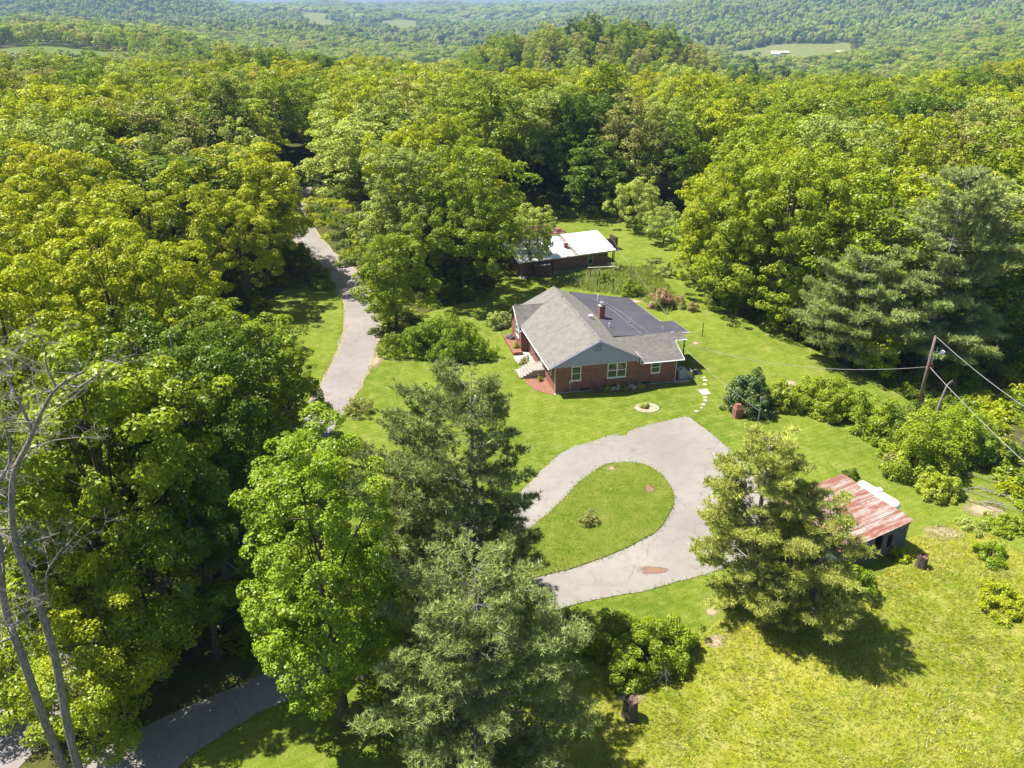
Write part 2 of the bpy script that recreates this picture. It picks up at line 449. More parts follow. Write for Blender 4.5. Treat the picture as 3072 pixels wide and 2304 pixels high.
def tz(x, y):
    x = np.asarray(x, float); y = np.asarray(y, float)
    D = np.where(y > 0, np.sqrt(y * y + (x * .35) ** 2), 0.0)
    u = np.where(y > 20, u_of(x, y), 1536.0)
    u = np.clip(u, T_U[0], T_U[-1])
    def loc_(v, arr):
        arr = np.array(arr, float); i = np.clip(np.searchsorted(arr, v, 'right') - 1, 0, len(arr) - 2)
        f = np.clip((v - arr[i]) / (arr[i+1] - arr[i]), 0, 1); return i, f
    iu, fu = loc_(u, T_U); idd, fd = loc_(D, T_D)
    fu = fu * fu * (3 - 2 * fu); fd2 = .5 * fd + .5 * fd * fd * (3 - 2 * fd)
    z = (T_Z[iu, idd] * (1 - fu) * (1 - fd2) + T_Z[iu+1, idd] * fu * (1 - fd2) +
         T_Z[iu, idd+1] * (1 - fu) * fd2 + T_Z[iu+1, idd+1] * fu * fd2)
    # the wooded knoll beyond the rim
    z = z + 6 * np.exp(-((x - 62) / 95) ** 2 - ((y - 520) / 85) ** 2) + 7 * np.exp(-((x - 10) / 70) ** 2 - ((y - 500) / 60) ** 2)
    w = np.clip((D - 450) / 900, 0, 1)
    nz = (np.sin(x / 190 + 1.3) * np.cos(y / 230 + .4) * 7 + np.sin(x / 83 + y / 140) * 3.5 +
          np.sin(x / 410 - y / 350 + 2) * 11 * np.clip((D - 1200) / 2000, 0, 1) +
          np.abs(np.sin(x / 260 + y / 900)) * 14 * np.clip((D - 2000) / 2000, 0, 1))
    return z + w * nz
def tz1(x, y): return float(tz(np.array([x]), np.array([y]))[0])

# far fields: (u0, u1, D0, D1, material, label)
FIELDS = [
    (2180, 2590, 1330, 1800, 'field', 'green pasture round the pale barn in the valley on the right'),
    (-250, 400, 560, 870, 'field_green', 'dark green crop field beyond the woods at far left'),
    (-250, 200, 1080, 1560, 'field', 'pale green field before the dark far left tree line'),
    (890, 1010, 2350, 3700, 'field', 'small bright field in the far valley, left one'),
    (1140, 1280, 2500, 3500, 'field', 'small bright field in the far valley, right one'),
]
def in_field(x, y, grow=0.0):
    u = u_of(x, y); r = np.zeros(np.shape(x), bool)
    for u0, u1, d0, d1, *_ in FIELDS:
        wob = 25 * np.sin(y / 60.0) + 12 * np.sin(y / 23.0)
        r |= (u > u0 + wob - grow) & (u < u1 + wob + grow) & (y > d0 - grow) & (y < d1 + 30 * np.sin(u / 60.0) + grow)
    return r

def build_terrain():
    rad = [0, 30, 60, 100, 150, 210, 240, 270, 300, 330, 360, 400, 440, 480, 520, 560, 600, 660, 720, 800, 900]
    r = 900
    while r < 9500: r *= 1.06; rad.append(r)
    na = 360
    an = np.linspace(-math.pi, math.pi, na, endpoint=False)
    R, A = np.meshgrid(rad[1:], an, indexing='ij')
    X = R * np.sin(A); Y = R * np.cos(A); Z = tz(X, Y)
    vs = [(0, 0, 0)] + list(zip(X.ravel().tolist(), Y.ravel().tolist(), Z.ravel().tolist()))
    fs = [(0, 1 + (k+1) % na, 1 + k) for k in range(na)]
    for i in range(len(rad) - 2):
        for k in range(na):
            a = 1 + i*na + k; b = 1 + i*na + (k+1) % na
            fs.append((a, b, b + na, a + na))
    mb = MB(); mb.v = vs; mb.f = fs; mb.m = [0] * len(fs)
    o = mb.build('ground', M['floor'], uv=False, smooth=True)
    tag(o, 'rolling wooded ground under lawns and forest', kind='structure')
build_terrain()

def build_fields():
    for u0, u1, d0, d1, m, lab in FIELDS:
        mb = MB(); n = 16; k = 14; vs = []
        for j in range(k + 1):
            y = d0 + (d1 - d0) * j / k
            for i in range(n + 1):
                wob = 25 * math.sin(y / 60.0) + 12 * math.sin(y / 23.0)
                u = u0 + (u1 - u0) * i / n + wob
                yy = y + 30 * math.sin(u / 60.0) * (j / k)
                x = (u - 1536) / FOC / FX0 * yy
                vs.append((x, yy, tz1(x, yy) + .8))
        fs = [(j*(n+1)+i, j*(n+1)+i+1, (j+1)*(n+1)+i+1, (j+1)*(n+1)+i) for j in range(k) for i in range(n)]
        mb.add(vs, fs)
        tag(mb.build('field', M[m], uv=False, smooth=True), lab, kind='structure')
build_fields()

M['soil_edge'] = mat_plain('soil_edge', (.27, .225, .15), .95, .3, 2.5, bump=.6)
# ------------------------------------------------------------------ flat sheets near the house
def smooth_line(pts, k=5, closed=True):
    P = [Vector((p[0], p[1])) for p in pts]; n = len(P); out = []
    rng = range(n) if closed else range(n - 1)
    for i in rng:
        if closed: a, b, c, d = P[i-1], P[i], P[(i+1) % n], P[(i+2) % n]
        else: a, b, c, d = P[max(i-1, 0)], P[i], P[i+1], P[min(i+2, n-1)]
        for j in range(k):
            t = j / k
            out.append(.5 * ((2*b) + (c - a)*t + (2*a - 5*b + 4*c - d)*t*t + (3*b - a - 3*c + d)*t**3))
    if not closed: out.append(P[-1])
    return out
def sheet(name, pts, z, mat, jit=.06, k=5, label=None, parent=None, thick=0.0, kind='structure', rs=3):
    P = smooth_line(pts, k); rr = random.Random(rs)
    P = [p + Vector((rr.uniform(-jit, jit), rr.uniform(-jit, jit))) for p in P]
    V3 = [Vector((p.x, p.y, 0)) for p in P]
    tri = tessellate_polygon([V3])
    mb = MB(); top = [(p.x, p.y, z) for p in P]
    mb.add(top, [t if (V3[t[1]]-V3[t[0]]).cross(V3[t[2]]-V3[t[0]]).z > 0 else (t[0], t[2], t[1]) for t in tri])
    if thick:
        n = len(P); area = sum(P[i].x*P[(i+1) % n].y - P[(i+1) % n].x*P[i].y for i in range(n))
        bot = [(p.x, p.y, z - thick) for p in P]
        fs = [((i, i+n, (i+1) % n+n, (i+1) % n) if area > 0 else (i, (i+1) % n, (i+1) % n+n, i+n)) for i in range(n)]
        mb.add(top + bot, fs)
    o = mb.build(name, mat, parent, uv=False)
    if parent is None: tag(o, label, kind=kind)
    elif label: o['label'] = label
    return o
def PX(lst): return [at(u, v) for u, v in lst]
def strip(pts, w):
    L = smooth_line([(p.x, p.y) for p in pts], 4, closed=False); a = []; b = []
    for i, p in enumerate(L):
        d = (L[min(i+1, len(L)-1)] - L[max(i-1, 0)]).normalized(); n = Vector((-d.y, d.x))
        a.append(p + n * w / 2); b.append(p - n * w / 2)
    return a + b[::-1]

LAWN_PX = [(985, 1230), (1075, 1090), (1100, 1040), (1180, 1000), (1300, 930), (1470, 880), (1500, 760), (1530, 690), (1700, 655), (2000, 655),
           (2040, 700), (2060, 760), (2100, 850), (2200, 940), (2420, 1040), (2620, 1140), (2790, 1250), (2950, 1400), (3080, 1560), (3250, 1750),
           (3500, 2000), (3600, 2700), (1500, 2900), (400, 2900), (300, 2500), (620, 2150), (800, 1950), (830, 1700), (900, 1450), (960, 1300)]
lawn_pts = PX(LAWN_PX)
sheet('lawn', lawn_pts, .012, M['lawn'], .15, 5, 'mown green lawn round the brick house')
strip_lawn = PX([(820, 900), (900, 850), (1015, 860), (1060, 920), (1062, 1000), (1030, 1090), (975, 1195), (900, 1210), (850, 1120), (800, 1000)])
sheet('lawn', strip_lawn, .012, M['lawn'], .12, 5, 'narrow mown lawn strip left of the gravel lane')
MEADOW_PX = [(1500, 2060), (1800, 2035), (1990, 2010), (2120, 1900), (2220, 1830), (2400, 1810), (2640, 1720), (2760, 1600), (2900, 1570), (3100, 1680), (3500, 1950), (3600, 2700),
             (1500, 2900), (900, 2900), (1300, 2300), (1400, 2150)]
meadow_pts = PX(MEADOW_PX)
sheet('meadow', meadow_pts, .02, M['meadow'], .25, 5, 'unmown yellow green meadow in the right foreground')

LANE = PX([(905, 560), (880, 640), (905, 690), (960, 760), (1030, 820), (1075, 890), (1085, 970), (1070, 1050), (1030, 1140), (985, 1215), (900, 1340), (790, 1500), (640, 1700), (440, 1830), (250, 1990), (60, 2180), (-200, 2450)])
sheet('lane', strip(LANE, 3.9), .03, M['lane'], .10, 1, 'pale worn lane curving past the left side of the lawn')
sheet('lane_shoulder', strip(LANE[:10], 4.6), .022, M['soil_edge'], .22, 1, 'reddish dirt shoulder along the lane')
DRIVE_PX3 = [(-420, 1130), (-250, 1010), (0, 845), (60, 740), (200, 600), (340, 460), (480, 350), (640, 300), (800, 250), (880, 258), (920, 220), (1050, 180), (1180, 150),
             (1320, 120), (1410, 170), (1540, 270), (1650, 370), (1760, 480), (1880, 640), (1990, 800), (1960, 980), (1800, 1100), (1640, 1180), (1500, 1230), (1380, 1265),
             (1200, 1310), (1000, 1365), (700, 1415), (520, 1460), (400, 1495), (250, 1540), (0, 1640), (-300, 1760), (-700, 1930), (-1500, 2130), (-2146, 2500), (-2700, 2950), (-3000, 2600),
             (-2200, 2180), (-1700, 1960), (-1250, 1730), (-900, 1520), (-650, 1330)]
Z3D = lambda x, y: (1500 + x / 2.371, 1200 + y / 2.371)
drive_pts = PX([Z3D(*q) for q in DRIVE_PX3])
sheet('driveway', drive_pts, .045, M['asphalt'], .07, 3, 'old pale asphalt driveway looping in front of the house')
ISL = [(250, 890), (430, 730), (540, 610), (640, 530), (760, 462), (900, 448), (1030, 465), (1150, 540), (1220, 640), (1238, 710), (1210, 800), (1120, 930),
       (950, 1030), (720, 1130), (480, 1210), (330, 1245), (150, 1300), (-60, 1360), (-180, 1340), (-140, 1220), (40, 1060)]
isl_pts = PX([Z3D(*q) for q in ISL])
sheet('grass_island', isl_pts, .10, M['island'], .05, 4, 'teardrop grass island inside the driveway loop', thick=.09)
def px_sheet(name, pts, z, m, lab, jit=.08, k=3, kind='structure'):
    return sheet(name, PX(pts), z, M[m], jit, k, lab, kind=kind)
def blob(u, v, wpx, hpx, n=11, seed=0):
    rr = random.Random(seed); return [(u + wpx/2*math.cos(2*math.pi*i/n)*rr.uniform(.75, 1.15), v + hpx/2*math.sin(2*math.pi*i/n)*rr.uniform(.75, 1.15)) for i in range(n)]
px_sheet('dirt_stain', [(1902, 1702), (1915, 1696), (1955, 1697), (2000, 1706), (2016, 1714), (1985, 1722), (1950, 1729), (1915, 1724)], .052, 'stain_soft', 'brown stain lying on the lower arm of the driveway', .03)
for i, (u, v, w, h, lab) in enumerate([
        (1835, 1410, 22, 14, 'small bare soil patch at top of the grass island'),
        (1952, 1470, 34, 20, 'reddish bare patch on right of the grass island'),
        (1888, 2090, 95, 40, 'bare reddish soil beside the dark stump'),
        (2150, 1925, 60, 40, 'bare soil patch between leafy bush and right pine'),
        (2135, 1838, 45, 25, 'thin bare patch in grass below the driveway'),
        (2830, 1600, 110, 45, 'dry bare patch near the shed end'),
        (2085, 1030, 22, 9, 'small bare soil spot right of the house'),
        (2370, 1152, 40, 22, 'bare soil spot between the shrubs on the right'),
        (1985, 985, 60, 12, 'worn soil strip behind the shrub border'),
        (2690, 1390, 60, 60, 'reddish soil at the edge of the shrub bank'),
        (2950, 1530, 120, 50, 'dry leaf litter bank right of the yellow shrub'),
        (1900, 905, 60, 10, 'pale dry strip behind the house garden'),
        (1120, 1085, 50, 40, 'reddish soil under the lane side tree'),
        (1170, 1900, 60, 60, 'bare soil beneath the front maple')]):
    z_ = .116 if i < 2 else .028
    px_sheet('bare_patch', blob(u, v, w*1.3, h*1.3, seed=i), z_, 'soil_soft' if i != 1 else 'stain_soft', lab, .10)

# ------------------------------------------------------------------ plants: mesh generators
def unit(a): return a / np.maximum(np.linalg.norm(a, axis=-1, keepdims=True), 1e-9)
def leaf_quads(pos, nrm, size, rng, asp=.62):
    n = len(pos); r = unit(rng.normal(size=(n, 3)))
    t = unit(np.cross(nrm, r)); b = np.cross(nrm, t)
    s = (size * rng.uniform(.65, 1.35, n))[:, None]
    v = np.empty((n, 4, 3))
    v[:, 0] = pos - t * s * .5; v[:, 2] = pos + t * s * .5
    v[:, 1] = pos + b * s * .5 * asp - t * s * .08; v[:, 3] = pos - b * s * .5 * asp - t * s * .08
    v[:, 1] += nrm * s * .10; v[:, 3] += nrm * s * .10
    return v.reshape(-1, 3)
def blob_dirs(rng, n, zmin=-1.0):
    z = rng.uniform(zmin, 1, n); a = rng.uniform(0, 2*math.pi, n); r = np.sqrt(1 - z*z)
    return np.stack([r*np.cos(a), r*np.sin(a), z], 1)
def broadleaf(name, rng, H=18.0, R=4.8, base=.28, ncl=90, nleaf=12000, leaf=.30, cr=1.25, mat=None, trunk_r=.28, zmin=-.75, lean=(0, 0), twigs=16, low=.55, droop=0.0, lumps=.28, jit=.42, upz=.45):
    """returns (crown mesh, trunk mesh)"""
    zc = H * (base + 1) / 2; hz = H * (1 - base) / 2 - cr * .4; rr = R - cr * .5
    d = blob_dirs(rng, ncl, zmin)
    ph = rng.uniform(0, 6.28, 6)
    lob = 1 + lumps * (np.sin(d[:, 0]*4 + ph[0]) * np.cos(d[:, 1]*4 + ph[1]) + .7*np.sin(d[:, 2]*6 + ph[2]))
    rad = rng.uniform(low, 1.0, ncl) ** .6 * lob
    c = d * rad[:, None] * np.array([rr, rr, hz]) + np.array([0, 0, zc])
    c[:, 0] += lean[0] * c[:, 2] / H; c[:, 1] += lean[1] * c[:, 2] / H
    crs = cr * rng.uniform(.65, 1.25, ncl)
    idx = rng.choice(ncl, nleaf, p=crs**2 / (crs**2).sum())
    q = unit(rng.normal(size=(nleaf, 3)) + d[idx] * .55 + np.array([0, 0, .35]))
    rad2 = rng.uniform(.45, 1.0, nleaf) ** .5
    off = q * (crs[idx] * rad2)[:, None]; off[:, 2] *= .72
    off[:, 2] -= droop * (off[:, 0]**2 + off[:, 1]**2)
    pos = c[idx] + off
    nrm = unit(q * .7 + np.array([0, 0, upz]) + rng.normal(size=(nleaf, 3)) * jit)
    tint = np.clip(rng.normal(.5, .16, nleaf) + rng.normal(0, .12, ncl)[idx] + .12 * (rad2 - .75), 0, 1)
    me = mesh_from_arrays(name + '_crown', leaf_quads(pos, nrm, leaf, rng), 4, mat, {'tint': tint})
    mb = MB(); k = 7
    top = np.array([lean[0], lean[1], H * .93])
    zs = np.linspace(0, 1, k)
    tp = [(top[0]*t*t + rng.normal(0, .07)*(t > 0), top[1]*t*t + rng.normal(0, .07)*(t > 0), top[2]*t - (.3 if t == 0 else 0)) for t in zs]
    mb.tube(tp, [trunk_r * (1.25 if i == 0 else 1 - .85*zs[i]) for i in range(k)], 7)
    for j in rng.choice(ncl, min(twigs, ncl), replace=False):
        e = c[j]; t0 = np.clip((e[2] / top[2]) * rng.uniform(.45, .8), .1, .9)
        s0 = np.array([top[0]*t0*t0, top[1]*t0*t0, top[2]*t0])
        m_ = (s0 + e) / 2 + rng.normal(0, .25, 3) + np.array([0, 0, -.3])
        r0 = trunk_r * (1 - .8*t0) * .5
        mb.tube([s0, m_, e], [r0, r0*.6, r0*.2], 4, cap=False)
    mt = bpy.data.meshes.new(name + '_trunk'); mt.from_pydata(mb.v, [], mb.f); mt.materials.append(M['bark'])
    mt.polygons.foreach_set('use_smooth', [True]*len(mt.polygons)); mt.update()
    return me, mt
def pine(name, rng, H=19.0, R=4.7, base=.15, whorl=.62, per=5, mat=None, tl=.24, nw=.045, trunk_r=.26, flat=.0, dens=1.0, power=.75, asym=None, nneed=8, up=.25):
    """white pine: whorled limbs carrying soft tufts of needles"""
    mb = MB(); k = 8
    zs = np.linspace(0, 1, k)
    tp = [(rng.normal(0, .06)*(i > 0), rng.normal(0, .06)*(i > 0), H*.97*zs[i] - (.3 if i == 0 else 0)) for i in range(k)]
    mb.tube(tp, [trunk_r*(1.2 - 1.12*t) for t in zs], 7)
    tuft = []; tdir = []; tid = []
    z = H * base; bi = 0
    while z < H * .97:
        f = (z / H - base) / (1 - base)
        prof = (1 - f) ** power * (.55 + .45 * min(1, f * 5 + .35))
        for j in range(per):
            a = rng.uniform(0, 2*math.pi)
            L = max(.5, R * prof * rng.uniform(.55, 1.12))
            if asym is not None: L *= 1 + asym[0]*math.cos(a) + asym[1]*math.sin(a)
            rise = up * (.4 + f) * rng.uniform(.5, 1.5)
            pts = []
            for t in np.linspace(0, 1, 6):
                r_ = L * t
                pts.append(np.array([math.cos(a)*r_, math.sin(a)*r_, z + r_*rise*.6 + .06*r_*r_*rise]) + rng.normal(0, .06, 3) * t)
            mb.tube(pts, [max(.012, trunk_r*(1-f)*.32*(1 - .85*t)) for t in np.linspace(0, 1, 6)], 4, cap=False)
            P = np.array(pts); bi += 1
            nt = max(4, int(L * 7.5 * dens))
            for q in range(nt):
                t = rng.uniform(.28, 1.0) ** .8; x = t*5; i0 = min(4, int(x)); p = P[i0]*(1-(x-i0)) + P[i0+1]*(x-i0)
                sl = L * .30 * (1.15 - t) + .25
                side = rng.choice([-1, 1]); b2 = a + side*rng.uniform(.4, 1.2)
                dd = np.array([math.cos(b2), math.sin(b2), rng.uniform(-.05, .45)])
                for s_ in range(2 + int(sl * 4.5)):
                    pp = p + dd * sl * rng.uniform(.15, 1) + rng.normal(0, .07, 3)
                    tuft.append(pp); tdir.append(unit((dd*.6 + np.array([0, 0, .6]))[None])[0]); tid.append(bi)
        z += whorl * rng.uniform(.75, 1.25)
    for q in range(10):
        tuft.append(np.array([rng.normal(0, .15), rng.normal(0, .15), H*rng.uniform(.93, 1.0)])); tdir.append(np.array([0, 0, 1.])); tid.append(0)
    T = np.array(tuft); Dn = np.array(tdir); tid = np.array(tid); n = len(T)
    dirs = unit(rng.normal(size=(n, nneed, 3)) * .75 + Dn[:, None, :] * .75)
    ln = tl * rng.uniform(.7, 1.25, (n, nneed, 1))
    side = unit(np.cross(dirs, rng.normal(size=(n, nneed, 3)))) * nw
    v = np.empty((n, nneed, 3, 3)); base_ = T[:, None, :] - dirs * .03
    v[:, :, 0] = base_ - side; v[:, :, 1] = base_ + side; v[:, :, 2] = base_ + dirs * ln
    br = rng.normal(0, .10, tid.max() + 1)
    tint = np.repeat(np.clip(rng.normal(.5, .14, n) + br[tid], 0, 1), nneed)
    me = mesh_from_arrays(name + '_crown', v.reshape(-1, 3), 3, mat, {'tint': tint})
    mt = bpy.data.meshes.new(name + '_trunk'); mt.from_pydata(mb.v, [], mb.f); mt.materials.append(M['bark_pale'])
    mt.polygons.foreach_set('use_smooth', [True]*len(mt.polygons)); mt.update()
    return me, mt
def bush_mesh(name, rng, R, H, mat, nleaf=5000, leaf=.16, ncl=40, cr=.55, flowers=None, ff=0.0, elong=(1, 1)):
    d = blob_dirs(rng, ncl, 0.0); ph = rng.uniform(0, 6.28, 3)
    rad = rng.uniform(.5, 1, ncl) ** .5 * (1 + .22*np.sin(3*np.arctan2(d[:, 1], d[:, 0]) + ph[0]) + .18*np.sin(5*np.arctan2(d[:, 1], d[:, 0]) + ph[1]) * np.cos(4*d[:, 2] + ph[2]))
    c = d * rad[:, None] * np.array([(R-cr*.5)*elong[0], (R-cr*.5)*elong[1], H - cr*.6]) ; c[:, 2] += cr*.15
    crs = cr * rng.uniform(.7, 1.25, ncl)
    idx = rng.choice(ncl, nleaf, p=crs**2/(crs**2).sum())
    q = unit(rng.normal(size=(nleaf, 3)) + d[idx]*.5 + np.array([0, 0, .3]))
    off = q * (crs[idx] * rng.uniform(.45, 1, nleaf)**.5)[:, None]
    pos = c[idx] + off; pos[:, 2] = np.maximum(pos[:, 2], .03)
    nrm = unit(q*.7 + np.array([0, 0, .45]) + rng.normal(size=(nleaf, 3))*.45)
    tint = np.clip(rng.normal(.5, .17, nleaf) + rng.normal(0, .10, ncl)[idx], 0, 1)
    mats = [mat] + ([flowers] if flowers else [])
    mi = (rng.uniform(size=nleaf) < ff * (rng.uniform(size=ncl) < .75)[idx]).astype(int) if flowers else None
    me = mesh_from_arrays(name, leaf_quads(pos, nrm, leaf, rng, .75), 4, mats, {'tint': tint}, mi)
    mb = MB()
    for j in rng.choice(ncl, min(12, ncl), replace=False):
        e = c[j]; m_ = np.array([e[0]*.35, e[1]*.35, e[2]*.45]); mb.tube([(e[0]*.08, e[1]*.08, -.05), m_, e], [.045, .03, .01], 4, cap=False)
    mt = bpy.data.meshes.new(name + '_stem'); mt.from_pydata(mb.v, [], mb.f); mt.materials.append(M['bark']); mt.update()
    return me, mt
def place_tree(name, meshes, loc, label, cat='tree', group=None, rz=0.0, scale=(1, 1, 1), leafmat=None, parts=('crown', 'trunk')):
    e = empty(name, loc, rz, label, cat, group); e.scale = scale
    a = link(parts[0], meshes[0], e)
    if leafmat is not None:
        a.material_slots[0].link = 'OBJECT'; a.material_slots[0].material = leafmat
    link(parts[1], meshes[1], e)
    return e

def scatter(name, pts, rot, scl, idx, sources, label, sclz=None):
    """one stuff object: instances of the source objects on points"""
    me = bpy.data.meshes.new(name); me.vertices.add(len(pts))
    me.vertices.foreach_set('co', np.ascontiguousarray(pts, dtype=np.float32).ravel())
    for k, a, t in (('rot', rot, 'FLOAT'), ('scl', scl, 'FLOAT'), ('sclz', scl if sclz is None else sclz, 'FLOAT'), ('pick', idx, 'INT')):
        d = me.attributes.new(k, t, 'POINT'); d.data.foreach_set('value', np.asarray(a, dtype=np.int32 if t == 'INT' else np.float32))
    col = bpy.data.collections.new(name + '_kinds')
    for i, s in enumerate(sources): col.objects.link(s)
    o = link(name, me)
    ng = bpy.data.node_groups.new(name, 'GeometryNodeTree')
    ng.interface.new_socket('Geometry', in_out='INPUT', socket_type='NodeSocketGeometry')
    ng.interface.new_socket('Geometry', in_out='OUTPUT', socket_type='NodeSocketGeometry')
    gi = ng.nodes.new('NodeGroupInput'); go = ng.nodes.new('NodeGroupOutput')
    ci = ng.nodes.new('GeometryNodeCollectionInfo'); ci.inputs[0].default_value = col
    ci.inputs['Separate Children'].default_value = True; ci.inputs['Reset Children'].default_value = True
    ip = ng.nodes.new('GeometryNodeInstanceOnPoints'); ip.inputs['Pick Instance'].default_value = True
    def na(nm, dt):
        q = ng.nodes.new('GeometryNodeInputNamedAttribute'); q.data_type = dt; q.inputs[0].default_value = nm; return q.outputs[0]
    L = ng.links.new
    L(gi.outputs[0], ip.inputs['Points']); L(ci.outputs[0], ip.inputs['Instance']); L(na('pick', 'INT'), ip.inputs['Instance Index'])
    cr_ = ng.nodes.new('ShaderNodeCombineXYZ'); L(na('rot', 'FLOAT'), cr_.inputs[2])
    er = ng.nodes.new('FunctionNodeEulerToRotation'); L(cr_.outputs[0], er.inputs[0]); L(er.outputs[0], ip.inputs['Rotation'])
    cs = ng.nodes.new('ShaderNodeCombineXYZ'); sx = na('scl', 'FLOAT'); L(sx, cs.inputs[0]); L(sx, cs.inputs[1]); L(na('sclz', 'FLOAT'), cs.inputs[2])
    L(cs.outputs[0], ip.inputs['Scale']); L(ip.outputs[0], go.inputs[0])
    md = o.modifiers.new('scatter', 'NODES'); md.node_group = ng
    return tag(o, label, kind='stuff')

# ------------------------------------------------------------------ frames
class Frame:
    def __init__(s, ox, oy, deg): s.o = (ox, oy); s.a = math.radians(deg); s.c = math.cos(s.a); s.s = math.sin(s.a)
    def w(s, u, v, z=0): return (s.o[0] + u*s.c - v*s.s, s.o[1] + u*s.s + v*s.c, z)
_h = at(1666, 1182); HF = Frame(_h.x, _h.y, 12.9)
def prism(mb, pts2, axis, a, b, mi=0):
    """polygon pts2 given as (p,z); axis 'u': lies in the p=v plane from u=a to u=b; axis 'v': p=u from v=a to v=b"""
    n = len(pts2)
    if axis == 'v': A = [(p, a, z) for p, z in pts2]; B = [(p, b, z) for p, z in pts2]
    else: A = [(a, p, z) for p, z in pts2]; B = [(b, p, z) for p, z in pts2]
    area = sum(pts2[i][0]*pts2[(i+1) % n][1] - pts2[(i+1) % n][0]*pts2[i][1] for i in range(n))
    fl = (area > 0) == (axis == 'v')
    f = [tuple(range(n)), tuple(range(2*n-1, n-1, -1))] + [(i, i+n, (i+1) % n + n, (i+1) % n) for i in range(n)]
    if not fl: f = [tuple(reversed(q)) for q in f]
    mb.add(A + B, f, mi); return mb

def window(parent, axis, p0, p1, z0, z1, at_, out, mull=1, sash=True, frame_m='white', label=None):
    """window on a wall: axis 'v' = wall in the v=at_ plane (p along u); out = outward sign"""
    def bx(mb, a, b, c, d, t0, t1):
        lo, hi = sorted((at_ + out*t0, at_ + out*t1))
        if axis == 'v': mb.box(a, lo, c, b, hi, d)
        else: mb.box(lo, a, c, hi, b, d)
    fw = .09; mb = MB()
    bx(mb, p0, p0+fw, z0, z1, -.02, .07); bx(mb, p1-fw, p1, z0, z1, -.02, .07)
    bx(mb, p0+fw, p1-fw, z1-fw, z1, -.02, .068); bx(mb, p0+fw, p1-fw, z0, z0+fw, -.02, .068)
    f = mb.build('window', M[frame_m], parent, bevel=.008)
    if label: f['label'] = label
    s = MB(); bx(s, p0-.04, p1+.04, z0-.06, z0, -.02, .11); s.build('sill', M[frame_m], f)
    n = mull
    for i in range(n):
        a = p0 + fw + (p1-p0-2*fw)*i/n; b = p0 + fw + (p1-p0-2*fw)*(i+1)/n
        if i: q = MB(); bx(q, a-.06, a+.06, z0+fw, z1-fw, -.02, .064); q.build('mullion', M[frame_m], f); a += .06
        if i < n-1: b -= .06
        zm = (z0+z1)/2
        if sash:
            q = MB(); bx(q, a, b, zm-.03, zm+.03, -.02, .05); q.build('sash', M[frame_m], f)
            for c, d in ((z0+fw, zm-.03), (zm+.03, z1-fw)):
                g = MB(); bx(g, a, b, c, d, -.02, .018); g.build('pane', M['glass'], f)
        else:
            g = MB(); bx(g, a, b, z0+fw, z1-fw, -.02, .018); g.build('pane', M['glass'], f)
    return f

